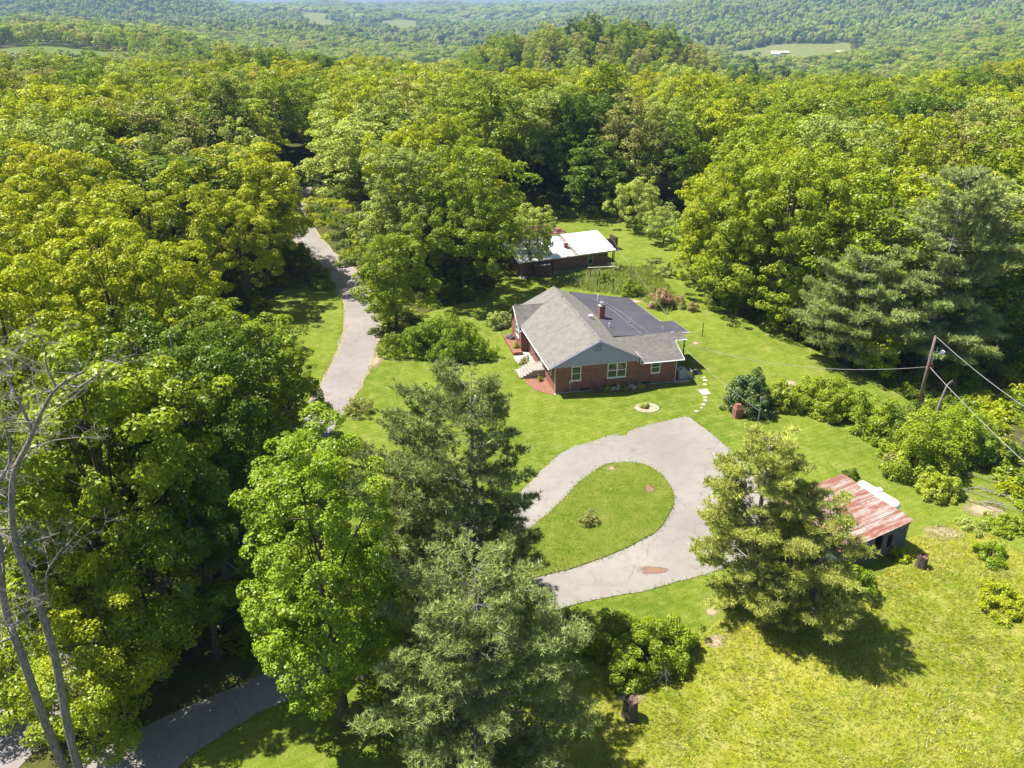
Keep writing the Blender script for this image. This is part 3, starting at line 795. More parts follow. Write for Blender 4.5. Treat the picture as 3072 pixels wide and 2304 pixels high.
# ------------------------------------------------------------------ brick house
M['vent_blue'] = mat_plain('vent_blue', (.22, .28, .42), .5, .1, 4)
def build_house():
    E = empty('brick_house', HF.w(0, 0, 0), HF.a, 'red brick ranch house with grey shingle gables and dark low slope rear roof', 'house')
    RZ, RU = 5.65, 4.35
    ml = lambda u: RZ - (RU - u) * .495          # main roof, left slope
    mr = lambda u: RZ - (u - RU) * .50
    wg = lambda v: 2.75 + .40 * (v + .35)
    def wall(pts, axis, a, b, m='brick'): prism(MB(), pts, axis, a, b).build('wall', M[m], E)
    wall([(0, -.2), (8.7, -.2), (8.7, 2.9), (0, 2.9)], 'v', 0, .22)
    wall([(8.7, -.2), (13.05, -.2), (13.05, 2.72), (8.7, 2.72)], 'v', .0, .22)
    wall([(.22, -.2), (17, -.2), (17, 3.05), (3.3, 4.0), (.22, 2.75)], 'u', 12.83, 13.05)
    wall([(.22, -.2), (11.45, -.2), (11.45, 3.3), (.22, 3.3)], 'u', 0, .22)
    wall([(-.85, -.2), (0, -.2), (0, 3.0), (-.85, 2.8)], 'v', 11.45, 11.67)
    wall([(11.67, -.2), (16.2, -.2), (16.2, 2.75), (13.9, 4.2), (11.67, 2.75)], 'u', -.85, -.63)
    wall([(-.63, -.2), (12.83, -.2), (12.83, 3.0), (7.0, 4.0), (4.35, 5.4), (0, 3.1), (-.63, 2.8)], 'v', 16.2, 16.42)
    # gable siding
    g = prism(MB(), [(-.35, 2.9), (8.68, 2.9), (8.68, 3.35), (4.35, 5.55), (-.35, 3.18)], 'v', -.14, .0).build('gable_siding', M['siding'], E)
    mb = MB(); mb.box(4.0, -.19, 4.35, 4.7, -.14, 5.0); vv = mb.build('vent', M['vent_blue'], g)
    # main roof
    mb = MB(); mb.slab([(-.85, -.42, ml(-.85)), (RU, -.42, RZ), (RU, 16.75, RZ), (-.85, 16.75, ml(-.85))], .12)
    main = mb.build('roof', M['shingle2'], E); main['label'] = 'light grey main roof slope facing left'
    mb = MB(); mb.slab([(RU+.002, -.42, RZ-.002), (8.78, -.42, mr(8.78)), (8.78, 16.75, mr(8.78)), (RU+.002, 16.75, RZ-.002)], .12)
    mb.build('roof', M['shingle2'], E)
    mb = MB(); mb.box(RU-.13, -.44, RZ-.03, RU+.13, 16.77, RZ+.025); mb.build('ridge_cap', M['shingle2'], main, bevel=.02)
    # right wing slope
    mb = MB(); mb.slab([(8.80, -.42, wg(-.42)), (13.62, -.42, wg(-.42)), (13.62, 3.36, wg(3.36)), (7.05, 3.36, wg(3.36)), (8.80, 1.0, wg(1.0))], .11)
    mb.slab([(13.63, 2.25, wg(2.25)), (14.95, 2.25, wg(2.25)), (14.95, 3.36, wg(3.36)), (13.63, 3.36, wg(3.36))], .11)
    mb.build('roof', M['shingle'], E)['label'] = 'grey shingle slope over the right wing'
    # left cross gable
    wl, wr_ = 11.05, 16.75; rv = 13.9; rz = 4.72
    lz = lambda v: rz - abs(v - rv) * (rz - 2.72) / (rv - wl)
    mb = MB(); xi = lambda z: RU - (RZ - z)/.495 + .25
    mb.slab([(-1.15, wl, lz(wl)), (xi(lz(wl)), wl, lz(wl)), (xi(rz), rv, rz), (-1.15, rv, rz)], .11)
    mb.build('roof', M['shingle'], E)['label'] = 'darker shingle slope of the small left cross gable'
    mb = MB(); mb.slab([(-1.15, rv+.002, rz), (xi(rz), rv+.002, rz), (xi(lz(wr_)), wr_, lz(wr_)), (-1.15, wr_, lz(wr_))], .11)
    mb.build('roof', M['shingle'], E)
    # dark membrane roof, laid over the rear part
    def bnd(v): return float(np.interp(v, [3.36, 6, 8, 11, 13, 15, 16.2, 17.4], [7.05, 7.35, 7.5, 7.65, 7.55, 7.0, 6.75, 6.5]))
    def zR(v): return float(np.interp(v, [3.36, 8, 17.4], [4.10, 3.75, 3.2]))
    nu, nv = 10, 18; vs = []
    for j in range(nv+1):
        v = 3.36 + (17.4-3.36)*j/nv; b0 = bnd(v); z0 = mr(b0) + .035
        for i in range(nu+1):
            f = i/nu; u = b0 + (14.2-b0)*f; vs.append((u, v, max(z0 + (zR(v)-z0)*f, (mr(u)+.03) if u < 8.78 else -9)))
    n1 = len(vs); vs += [(x, y, z-.14) for x, y, z in vs]; w = nu+1
    fs = [(j*w+i, j*w+i+1, (j+1)*w+i+1, (j+1)*w+i) for j in range(nv) for i in range(nu)]
    rim = [i for i in range(w)] + [j*w+nu for j in range(1, nv+1)] + [nv*w+i for i in range(nu-1, -1, -1)] + [j*w for j in range(nv-1, 0, -1)]
    fs += [(rim[k], rim[k]+n1, rim[(k+1) % len(rim)]+n1, rim[(k+1) % len(rim)]) for k in range(len(rim))]
    mb = MB(); mb.add(vs, fs)
    mb.slab([(14.203, 3.5, 4.06), (15.75, 3.5, 4.0), (15.75, 7.6, 3.78), (14.203, 7.6, 3.82)], .14)
    mem = mb.build('flat_roof', M['membrane'], E); mem['label'] = 'dark purple grey membrane roof at the rear'
    mb = MB()
    for p, q, r_ in (((14.26, 7.62, 3.77), (14.26, 17.45, 3.2), .03), ((15.8, 3.42, 3.97), (15.8, 7.65, 3.76), .03), ((7.0, 17.45, 4.3), (14.3, 17.45, 3.18), .03)):
        MB().bar(p, q, r_*.6).build('fascia', M['grey_metal'], E)
    MB().bar((13.66, 3.40, wg(3.36)-.02), (15.8, 3.40, 3.98), .055).build('fascia', M['white'], E)
    MB().bar((-.9, -.44, ml(-.88)-.07), (-.9, wl, ml(-.88)-.07), .06).build('fascia', M['white'], E)
    MB().bar((-1.15, wl-.04, lz(wl)-.06), (-.9, wl-.04, lz(wl)-.06), .06).build('fascia', M['white'], E)
    MB().bar((-1.2, wl-.05, lz(wl)-.06), (-1.2, rv, rz-.08), .06).build('fascia', M['white'], E)
    MB().bar((-1.2, rv, rz-.08), (-1.2, wr_, lz(wr_)-.06), .06).build('fascia', M['white'], E)
    MB().bar((8.83, -.47, wg(-.42)-.05), (13.66, -.47, wg(-.42)-.05), .065).build('fascia', M['white'], E)
    MB().bar((13.66, -.45, wg(-.42)-.05), (13.66, 2.2, wg(2.2)-.08), .05).build('fascia', M['white'], E)
    MB().bar((13.7, 2.2, wg(2.25)-.07), (15.0, 2.2, wg(2.25)-.07), .06).build('fascia', M['white'], E)
    MB().bar((8.84, -.42, wg(-.42)), (8.84, -.42, mr(8.8)-.05), .06).build('fascia', M['white'], E)
    MB().bar((8.86, -.40, mr(8.8)-.1), (8.86, 1.35, mr(8.8)-.1), .05).build('fascia', M['white'], E)
    MB().bar((-.88, -.46, ml(-.88)-.07), (RU, -.46, RZ-.07), .05).build('rake_board', M['siding'], E)
    MB().bar((RU, -.46, RZ-.07), (8.8, -.46, mr(8.8)-.07), .05).build('rake_board', M['siding'], E)
    mb = MB(); mb.box(8.62, -.12, 2.72, 8.74, 1.45, 3.36); mb.build('trim_board', M['white'], E)
    mb = MB(); mb.box(-.02, -.05, -.15, 13.1, -.002, .10); mb.box(12.9, -.35, -.15, 14.6, .4, .06); mb.build('foundation', M['concrete'], E)
    # windows on the front
    window(E, 'v', 1.62, 2.65, 1.30, 2.88, 0, -1)
    window(E, 'v', 5.45, 7.48, 1.22, 2.88, 0, -1, 2, label='double window in the middle of the front')
    window(E, 'v', 10.17, 11.2, 1.30, 2.60, 0, -1)
    window(E, 'u', 12.2, 13.7, 1.35, 2.6, -.85, -1)
    window(E, 'u', 1.6, 2.6, 1.4, 2.75, 0, -1)
    window(E, 'u', 8.0, 9.6, 1.3, 2.75, 0, -1, 2)
    for a, b, c, d in ((2.65, 3.62, .12, .36), (5.75, 6.6, .12, .38), (9.29, 10.2, .12, .38)):
        mb = MB(); mb.box(a, -.03, c, b, .05, d); o = mb.build('basement_window', M['glass'], E)
        q = MB(); q.box(a-.05, -.07, c-.05, b+.05, -.02, c); q.build('sill', M['concrete'], o)
    for (x, y, z) in ((-.1, -.06, 2.95), (12.95, -.08, 2.6)):
        MB().tube([(x, y-.3, z), (x, y, z-.25), (x, y, .15), (x, y-.25, .05)], .04, 5).build('downspout', M['white'], E)
    # door
    mb = MB(); mb.box(-.05, 5.0, .85, .02, 5.95, 2.8); dr = mb.build('door', M['white'], E); mb = MB(); mb.box(-.09, 5.1, 1.7, -.05, 5.18, 1.8); mb.build('handle', M['chrome'], dr)
    # chimney
    mb = MB(); mb.box(7.62, 9.3, 3.4, 8.24, 9.9, 5.45); ch = mb.build('chimney', M['brick'], E)
    mb = MB(); mb.box(7.57, 9.25, 5.45, 8.29, 9.95, 5.53); mb.build('chimney_crown', M['concrete'], ch)
    mb = MB(); mb.tube([(7.93, 9.6, 5.53), (7.93, 9.6, 5.78)], .2, 12); mb.tube([(7.93, 9.6, 5.84), (7.93, 9.6, 5.90), (7.93, 9.6, 5.97)], [.30, .28, .08], 12)
    for k in range(4): mb.bar((7.93+.17*math.cos(k*1.57), 9.6+.17*math.sin(k*1.57), 5.75), (7.93+.2*math.cos(k*1.57), 9.6+.2*math.sin(k*1.57), 5.86), .015)
    mb.build('chimney_cap', M['chrome'], ch)
    for u, v, z, h, r in ((9.4, 15.2, 3.95, .75, .06), (7.75, 6.4, 3.97, .62, .06), (13.2, 4.6, 4.0, .45, .03)):
        mb = MB(); mb.tube([(u, v, z-.1), (u, v, z+h)], r, 8); mb.tube([(u, v, z+h), (u, v, z+h+.03)], r*1.25, 8); mb.build('vent_pipe', M['tank'], E)
    mb = MB(); mb.tube([(6.2, 8.15, mr(6.2)-.05), (6.2, 8.15, mr(6.2)+.22)], .13, 10); mb.tube([(6.2, 8.15, mr(6.2)+.22), (6.2, 8.15, mr(6.2)+.30), (6.2, 8.15, mr(6.2)+.42)], [.27, .27, .06], 14)
    mb.build('roof_vent', M['tank'], E, smooth=False)
    mb = MB(); mb.tube([(10.6, 7.6, 4.02), (10.6, 7.6, 4.10)], .14, 10); mb.build('roof_drain', M['chrome'], E)
    # lightning rods and cable
    for (u, v, z) in ((RU, 16.4, RZ), (RU, 13.0, RZ), (RU, 9.4, RZ), (RU, 6.2, RZ), (RU, 1.9, RZ), (-.95, rv, rz), (10.3, 3.36, wg(3.36)), (14.2, 3.36, wg(3.36))):
        mb = MB(); mb.tube([(u, v, z+.02), (u, v, z+.62)], [.018, .008], 5); mb.tube([(u-.12, v-.06, z+.05), (u, v, z+.08), (u+.1, v+.1, z+.05)], .035, 5)
        mb.build('lightning_rod', M['chrome'], E)
    def cable(pts):
        rr = random.Random(len(pts)); L = []
        for i in range(len(pts)-1):
            for k in range(6):
                t = k/6; p = Vector(pts[i]).lerp(Vector(pts[i+1]), t); L.append(p + Vector((rr.uniform(-.05, .05), rr.uniform(-.05, .05), .04)))
        L.append(Vector(pts[-1])); mb = MB(); mb.tube(L, .010, 4, cap=False); mb.build('lightning_cable', M['wire'], E)
    cable([(RU-.1, 16.6, RZ), (RU+.1, 12, RZ), (RU+.1, 7, RZ), (RU+.1, .2, RZ)])
    cable([(-1.1, rv, rz), (2.0, rv, rz+.05), (3.4, 14.2, 5.2), (RU, 14.4, RZ)])
    cable([(8.9, 17.2, 4.02), (9.9, 11, 4.12), (10.3, 3.5, 4.25)]); cable([(9.6, 17.2, 3.95), (10.6, 11, 4.08), (11.2, 3.5, 4.25)])
    # meter box and service mast
    mb = MB(); mb.box(1.38, -.12, 1.05, 1.6, -.003, 1.42); mt = mb.build('meter_box', M['grey_metal'], E)
    mb = MB(); mb.tube([(1.49, -.06, .0), (1.49, -.06, 1.05)], .03, 6); mb.build('conduit', M['grey_metal'], mt)
    mb = MB(); mb.tube([(13.9, 2.05, 1.3), (13.9, 2.05, 4.2)], .04, 6); mb.box(13.75, 1.9, 1.5, 14.05, 2.2, 2.1); mb.build('service_mast', M['grey_metal'], E)
    for v in (2.35, 7.3):
        mb = MB(); mb.box(14.75, v, 0, 14.87, v+.12, 3.75 if v < 5 else 3.65); mb.build('porch_post', M['wood_dark'], E)
    # steps on the left side with railings
    mb = MB(); mb.box(-1.35, 4.3, -.1, -.003, 6.5, .82)
    for k in range(4): mb.box(-1.35-.32*(k+1), 4.3, -.1, -1.35-.32*k, 6.5, .82-.165*(k+1))
    st = mb.build('steps', M['concrete'], E)
    mb = MB()
    y = 4.34; mb.bar((-.1, y, 1.72), (-1.35, y, 1.72), .035); mb.bar((-1.35, y, 1.72), (-2.6, y, 1.02), .035); mb.bar((-.1, y, .95), (-1.35, y, .95), .02)
    for i in range(9): u = -.12-.154*i; mb.bar((u, y, .82), (u, y, 1.72), .022)
    for i in range(8): u = -1.5-.155*i; h = (-1.35-u)*.56; mb.bar((u, y, .82-h-.05), (u, y, 1.72-h), .022)
    mb.build('railing', M['offwhite'], st)
    mb = MB(); y = 6.46; mb.bar((-.1, y, 1.72), (-1.35, y, 1.72), .02); mb.bar((-1.35, y, 1.72), (-2.6, y, 1.02), .02)
    for i in range(9): u = -.12-.154*i; mb.bar((u, y, .82), (u, y, 1.72), .011)
    for i in range(8): u = -1.5-.155*i; h = (-1.35-u)*.56; mb.bar((u, y, .82-h-.05), (u, y, 1.72-h), .011)
    mb.build('railing', M['dark_metal'], st)
    return E
house = build_house()
def H2(lst): return [Vector(HF.w(a, b)) for a, b in lst]
sheet('mulch_bed', H2([(.05, -.15), (-.6, .1), (-1.5, .9), (-2.1, 2.2), (-2.25, 3.4), (-1.9, 4.25), (0, 4.25)]), .05, M['mulch'], .04, 3, 'curved mulch bed at the left front corner of the brick house', thick=.05, kind=None)['category'] = 'flower bed'
sheet('mulch_bed', H2([(3.7, -.06), (4.0, -.7), (6.0, -1.0), (8.3, -1.0), (9.6, -.8), (10.0, -.06)]), .05, M['mulch'], .04, 3, 'long mulch bed under the double window of the brick house', thick=.05, kind=None)['category'] = 'flower bed'
def planter():
    e = empty('planter', HF.w(-1.2, 13), HF.a, 'low brick planter along the left wall of the brick house', 'planter')
    mb = MB(); a, b = -2.55, 2.85
    mb.box(-.75, a, -.1, -.58, b, .38); mb.box(-.58, a, -.1, .33, a+.17, .38); mb.box(-.58, b-.17, -.1, .33, b, .38); mb.build('brick_edging', M['brick'], e)
    mb = MB(); mb.box(-.58, a+.17, -.1, .33, b-.17, .28); mb.build('soil', M['mulch'], e)
planter()
px_sheet('patio', [(1540, 1070), (1552, 1058), (1600, 1060), (1612, 1084), (1590, 1098), (1556, 1092)], .03, 'concrete', 'small grey patio beside the entrance steps', .02, 2)

def ibc():
    e = empty('water_tote', HF.w(13.45, .15), HF.a, 'white plastic water tote in a wire cage at the right house corner', 'water tank')
    mb = MB(); mb.box(.05, .05, .16, .95, 1.1, 1.05); mb.build('tank', M['offwhite'], e, bevel=.08)
    mb = MB(); mb.tube([(.5, .6, 1.05), (.5, .6, 1.12)], .12, 12); mb.build('lid', M['wire_dark'], e)
    for k in range(8):
        z = .2+.125*k; mb = MB()
        mb.tube([(0, 0, z), (1, 0, z), (1, 1.15, z), (0, 1.15, z), (0, 0, z)], .016, 4); mb.build('cage_bar', M['chrome'], e)
    for k in range(7):
        x = .02+.16*k
        for y in (-.02, 1.17): MB().bar((x, y, .12), (x, y, 1.1), .014).build('cage_bar', M['chrome'], e)
    for k in range(7):
        y = .1+.16*k
        for x in (-.02, 1.02): MB().bar((x, y, .12), (x, y, 1.1), .014).build('cage_bar', M['chrome'], e)
    mb = MB(); mb.box(-.02, -.02, .06, 1.02, 1.17, .13); mb.build('pallet', M['wood_grey'], e)
ibc()
def ac_unit():
    e = empty('heat_pump', HF.w(14.9, .9), HF.a, 'small grey outdoor heat pump beside the caged water tote', 'heat pump')
    mb = MB(); mb.box(-.35, -.3, .05, .35, .3, .75); mb.build('casing', M['grey_metal'], e, bevel=.03)
    mb = MB(); mb.tube([(0, 0, .75), (0, 0, .80)], .24, 14); mb.build('fan_grille', M['dark_metal'], e)
    mb = MB(); mb.box(-.5, -.45, 0, .5, .45, .05); mb.build('pad', M['concrete'], e)
ac_unit()

# ------------------------------------------------------------------ second house
_h = at(1821.8, 792.1); WF = Frame(_h.x, _h.y, 24)
def build_second():
    E = empty('brown_house', WF.w(0, 0), WF.a, 'low brown house with bright white metal roof behind the garden', 'house')
    sl = lambda v: 2.5 + .26 * (v + 1.4)
    def wl(p, ax, a, b): prism(MB(), p, ax, a, b).build('wall', M['wood_brown'], E)
    wl([(-14.5, -.1), (0, -.1), (0, 2.62), (-14.5, 2.62)], 'v', 0, .2)
    wl([(.2, -.1), (8.8, -.1), (8.8, 2.6), (4.5, 3.8), (.2, 2.7)], 'u', -.2, 0)
    wl([(.2, -.1), (8.8, -.1), (8.8, 2.6), (4.5, 3.8), (.2, 2.7)], 'u', -14.5, -14.3)
    wl([(-14.3, -.1), (-.2, -.1), (-.2, 2.6), (-14.3, 2.6)], 'v', 8.6, 8.8)
    for a, b, dz in ((-15.4, -6.35, -.10), (-5.75, .55, .04)):
        n = max(1, round((b-a)/1.0)); w = (b-a)/n
        for i in range(n):
            x0 = a + i*w; mb = MB(); mb.slab([(x0+.015, -1.45, sl(-1.45)+dz), (x0+w-.015, -1.45, sl(-1.45)+dz), (x0+w-.015, 4.55, sl(4.55)+dz), (x0+.015, 4.55, sl(4.55)+dz)], .05)
            mb.bar((x0+w, -1.45, sl(-1.45)+dz+.005), (x0+w, 4.55, sl(4.55)+dz+.005), .018)
            mb.build('roof_panel', M['white_metal'], E)
        mb = MB(); mb.slab([(a, 4.56, sl(4.55)+dz), (b, 4.56, sl(4.55)+dz), (b, 9.2, 2.6+dz), (a, 9.2, 2.6+dz)], .06); mb.build('rear_roof', M['white_metal'] if dz > 0 else M['red_tin'], E)
    mb = MB(); mb.slab([(-6.34, -1.35, sl(-1.35)-.08), (-5.76, -1.35, sl(-1.35)-.08), (-5.76, 4.5, sl(4.5)-.08), (-6.34, 4.5, sl(4.5)-.08)], .05); mb.build('valley_strip', M['wood_grey'], E)
    mb = MB(); mb.slab([(-13, 4.9, 4.25), (-4.6, 4.9, 4.25), (-4.6, 9.6, 4.45), (-13, 9.6, 4.45)], .1); mb.build('rust_roof', M['red_tin'], E)['label'] = 'reddish rusty lean-to roof behind the ridge'
    mb = MB(); mb.box(-6.9, .9, 2.7, -6.4, 1.4, 3.75); c = mb.build('chimney', M['brick'], E); mb = MB(); mb.box(-6.95, .85, 3.75, -6.35, 1.45, 3.83); mb.build('chimney_cap', M['concrete'], c)
    window(E, 'v', -3.45, -2.55, .35, 2.15, 0, -1, 1, True, 'offwhite', 'tall cream framed window under the eave')
    window(E, 'v', -11.6, -10.4, .9, 2.1, 0, -1, 1, True, 'offwhite')
    for u in (-14.9, -9.9, .35): MB().box(u-.06, -1.3, 0, u+.06, -1.18, 2.42).build('eave_post', M['wood_dark'], E)
    MB().box(-15.3, -1.46, 2.33, .5, -1.40, 2.46).build('fascia', M['offwhite'], E)
    mb = MB(); mb.box(-15, -1.35, -.1, .3, -.003, .07); mb.build('porch_slab', M['concrete'], E)
    # back deck with brown screen on the right
    mb = MB(); mb.box(1.6, 6.4, -.05, 5.6, 9.0, .4); mb.build('deck', M['wood_dark'], E)
    for k in range(10): MB().box(1.62+.40*k, 6.4, .4, 1.98+.40*k, 6.46, 1.9).build('screen_board', M['wood_dark'], E)
    for k in range(6): MB().box(5.54, 6.5+.42*k, .4, 5.6, 6.86+.42*k, 1.9).build('screen_board', M['wood_dark'], E)
build_second()
px_sheet('porch_path', [(1660, 812), (1700, 815), (1790, 800), (1840, 790), (1800, 786), (1700, 800)], .03, 'dirt', 'reddish soil strip along the front of the brown house', .05, 2)
def small_shed():
    e = empty('garden_shed', at(1626.1, 830.8), math.radians(4), 'small dark wooden shed in front of the brown house', 'shed')
    for k in range(5): MB().box(-1.05+.42*k+.01, 0, 0, -1.05+.42*(k+1)-.01, .05, 1.75).build('board', M['wood_dark'], e)
    mb = MB(); mb.box(-1.05, .05, 0, -1.0, 1.6, 1.75); mb.box(1.0, .05, 0, 1.05, 1.6, 1.75); mb.box(-1.0, 1.55, 0, 1.0, 1.6, 1.75); mb.build('wall', M['wood_dark'], e)
    mb = MB(); mb.slab([(-1.2, -.15, 1.80), (1.2, -.15, 1.80), (1.2, 1.75, 2.0), (-1.2, 1.75, 2.0)], .05); mb.build('roof', M['wood_grey'], e)
small_shed()

# ------------------------------------------------------------------ rusty roofed shed, tank
_h = at(2708.4, 1648.4); SF = Frame(_h.x, _h.y, 24)
def build_shed():
    E = empty('old_shed', SF.w(0, 0), SF.a, 'old block shed with rusty tin roof right of the driveway', 'shed')
    zt = lambda u: 2.55 + .115 * u
    W = 6.2; Ln = 6.4
    def wl(p, ax, a, b, m='wood_blue'): prism(MB(), p, ax, a, b).build('wall', M[m], E)
    for a, b, z0, z1 in ((-.0, -1.35, -.1, None), (-1.35, -1.85, -.1, .7), (-1.85, -2.35, -.1, None), (-2.35, -3.15, 2.0, None), (-3.15, -W, -.1, None)):
        wl([(b, z0), (a, z0), (a, zt(a) if z1 is None else z1), (b, zt(b) if z1 is None else z1)], 'v', 0, .18)
    wl([(-1.85, 1.75), (-1.35, 1.75), (-1.35, zt(-1.35)), (-1.85, zt(-1.85))], 'v', 0, .18)
    wl([(.18, -.1), (Ln, -.1), (Ln, 2.52), (.18, 2.52)], 'u', -.18, 0)
    wl([(.18, -.1), (Ln, -.1), (Ln, zt(-W)), (.18, zt(-W))], 'u', -W, -W+.18)
    wl([(-W+.18, -.1), (-.18, -.1), (-.18, zt(-.18)), (-W+.18, zt(-W+.18))], 'v', Ln-.18, Ln)
    MB().box(-3.15, .1, 0, -2.98, .16, 2.0).build('door_frame', M['wood_dark'], E)
    rr = random.Random(5); n = 10; w = (Ln + .5) / n
    for i in range(n):
        for j, (a, b) in enumerate(((.12, -3.2), (-3.1, -6.55))):
            v0 = -.25 + i*w; dz = rr.uniform(0, .025) + .08 - j*.015; du = rr.uniform(-.07, .07) * (1 if j == 0 else 2)
            vs = []; k = 7
            for q in range(k+1):
                vv = v0 + (w+.02)*q/k; zz = .018*math.cos(q*math.pi)
                vs += [(a+du, vv, zt(a+du)+dz+zz), (b, vv, zt(b)+dz+zz)]
            mb = MB(); mb.add(vs, [(2*q, 2*q+2, 2*q+3, 2*q+1) for q in range(k)])
            mb.build('tin_sheet', M['rust_tin'], E)
    for i in range(8):
        u = -.25-.82*i; MB().box(u-.05, -.22, zt(u)-.10, u+.05, Ln+.1, zt(u)+.045).build('rafter', M['wood_grey'], E)
build_shed()
def tank():
    a = at(2400+600/3.292, 1350+350/3.292, .85); b = at(2400+950/3.292, 1350+560/3.292, .85)
    m = (a+b)/2; ang = math.atan2(b.y-a.y, b.x-a.x); L = (b-a).length/2 + .25
    e = empty('propane_tank', (m.x, m.y, 0), ang, 'long white propane tank lying behind the rusty shed', 'gas tank')
    R = .48; zc = .85; pr = [(-L, .02), (-L+.06, R*.55), (-L+.18, R*.85), (-L+.36, R), (L-.36, R), (L-.18, R*.85), (L-.06, R*.55), (L, .02)]
    MB().tube([(x, 0, zc) for x, r in pr], [r for x, r in pr], 24).build('tank_body', M['tank'], e, smooth=True)
    MB().tube([(0, 0, zc+R-.03), (0, 0, zc+R+.14), (0, 0, zc+R+.24)], [.25, .25, .12], 16).build('valve_dome', M['tank'], e)
    for x in (-L*.6, L*.6): MB().box(x-.12, -.4, 0, x+.12, .4, zc-R*.7).build('foot', M['concrete'], e)
tank()

# ------------------------------------------------------------------ small things in the garden
def stump(u, v, r, h, lab, ro, seed):
    p = at(u, v); rr = random.Random(seed); e = empty('tree_stump', p, 0, lab, 'stump')
    n = 14; mb = MB(); rad = [r*rr.uniform(.85, 1.12) for _ in range(n)]; vs = []
    for k, (z, s) in enumerate(((-.1, 1.35), (.12, 1.1), (h*.6, 1.0), (h, .95))):
        for i in range(n):
            t = 2*math.pi*i/n; hh = z + (rr.uniform(-ro, ro) if k == 3 else 0); vs.append((rad[i]*s*math.cos(t), rad[i]*s*math.sin(t), hh))
    mb.add(vs, [(k*n+i, k*n+(i+1) % n, (k+1)*n+(i+1) % n, (k+1)*n+i) for k in range(3) for i in range(n)]); mb.build('stump_bark', M['bark'], e)
    mb = MB(); mb.add([(rad[i]*.93*math.cos(2*math.pi*i/n), rad[i]*.93*math.sin(2*math.pi*i/n), h-.10+rr.uniform(-ro, ro)*.7) for i in range(n)] + [(0, 0, h-.3)], [(i, (i+1) % n, n) for i in range(n)])
    mb.build('cut_face', M['wood_dark'], e)
stump(1890, 2148, .42, 1.25, 'tall dark jagged stump beside bare soil in the meadow', .16, 3)
stump(2764, 1700, .36, .9, 'grey broken stump beside the shed end wall', .10, 4)
def bbq():
    e = empty('brick_grill', at(2212, 1250), math.radians(12), 'small brick outdoor grill with stepped top beside dark shrub', 'grill')
    MB().box(-.42, -.38, 0, .42, .38, .95).build('brick_body', M['brick'], e, bevel=.015)
    for k in range(5): MB().box(-.36+.03*k, -.33+.06*k, .95+.075*k, .36-.03*k, .36, 1.02+.075*k).build('brick_course', M['brick'], e, bevel=.01)
bbq()
rr = random.Random(9)
STONES = [(1585, 830, 60, 30), (1650, 885, 75, 36), (1725, 960, 70, 28), (1742, 1008, 80, 38), (1740, 1075, 70, 36), (1735, 1200, 165, 120), (1745, 1290, 75, 34), (1748, 1345, 70, 34), (1715, 1410, 80, 34), (1680, 1465, 50, 22), (1600, 1520, 80, 26)]
SL = ['stepping stone nearest the heat pump', 'second stepping stone from the heat pump', 'third stepping stone from the heat pump', 'stepping stone in the close pair above the big slab, lower of them',
      'stepping stone just above the big slab', 'largest squarish pale slab in the stepping stone path', 'stepping stone just below the big slab', 'second stepping stone below the big slab',
      'third stepping stone below the big slab', 'tiny stepping stone second nearest the driveway', 'wide flat stepping stone nearest the driveway']
for (x, y, w, h), lab in zip(STONES, SL):
    p = at(1800+x/5.53, 960+y/5.53); wm = w/5.53*.0365/2; hm = h/5.53*.0365/2/.44
    n = 9 if w < 150 else 4; off = .3 if n == 9 else math.pi/4+.25; k_ = 1 if n == 9 else 1.3
    top = [(k_*wm*rr.uniform(.85, 1.1)*math.cos(off+2*math.pi*i/n), k_*min(hm, wm*1.4)*rr.uniform(.85, 1.1)*math.sin(off+2*math.pi*i/n), .075) for i in range(n)]
    o = MB().slab(top, .1).build('stepping_stone', M['stone'], bevel=.015); o.location = p
    tag(o, lab, 'stone', 'stepping stones from the house to the driveway')
# ring bed
ring = empty('flower_ring', at(1941, 1224), 0, 'round stone edged flower bed with one clump on the lawn', 'flower bed')
MB().tube([(1.15*math.cos(t), 1.0*math.sin(t), .03) for t in np.linspace(0, 2*math.pi, 24)], .06, 5, cap=False).build('edging', M['stone'], ring)
o_ = sheet('soil', [(1.12*math.cos(t), .97*math.sin(t)) for t in np.linspace(0, 2*math.pi, 16, endpoint=False)], .045, M['dirt'], .02, 1, parent=ring)

# ------------------------------------------------------------------ poles, cables, fences
def cable(a, b, sag, r, m, lab):
    a = Vector(a); b = Vector(b); pts = []
    for i in range(17):
        t = i/16; p = a.lerp(b, t); p.z -= sag*4*t*(1-t); pts.append(p)
    o = MB().tube(pts, r, 5).build('overhead_cable', M[m], uv=False); tag(o, lab, 'cable'); return o
PB = at(2751, 1234)
def utility_pole():
    e = empty('utility_pole', PB, 0, 'weathered wooden utility pole at the right edge of the lawn', 'pole')
    MB().tube([(0, 0, -.3), (0, 0, 4), (.03, 0, 7.9)], [.17, .15, .11], 10).build('pole', M['pole_wood'], e, smooth=True)
    arm = MB().bar((.05, 0, 6.35), (.75, -.15, 6.3), .035).build('bracket', M['chrome'], e)
    MB().tube([(.42, -.1, 6.3), (.42, -.1, 6.85)], .035, 6).build('insulator', M['tank'], arm)
    MB().tube([(.95+.2*math.cos(t), -.15, 6.25+.2*math.sin(t)*1.3) for t in np.linspace(0, 6.28, 12)], .045, 5).build('lamp_ring', M['tank'], e)
    MB().tube([(.75, -.15, 6.1), (1.15, -.15, 6.4)], .09, 8).build('lamp_head', M['tank'], e)
    MB().box(.14, -.16, 4.55, .42, .1, 5.05).build('meter_box', mat_red, e)
    MB().tube([(.2, -.05, 5.2), (.34, -.05, 5.7)], .05, 6).build('insulator', M['tank'], e)
    MB().tube([(0, 0, 7.75), (.25, -.05, 7.72)], .04, 6).build('insulator', M['tank'], e)
mat_red = mat_plain('red_box', (.35, .06, .05), .5)
utility_pole()
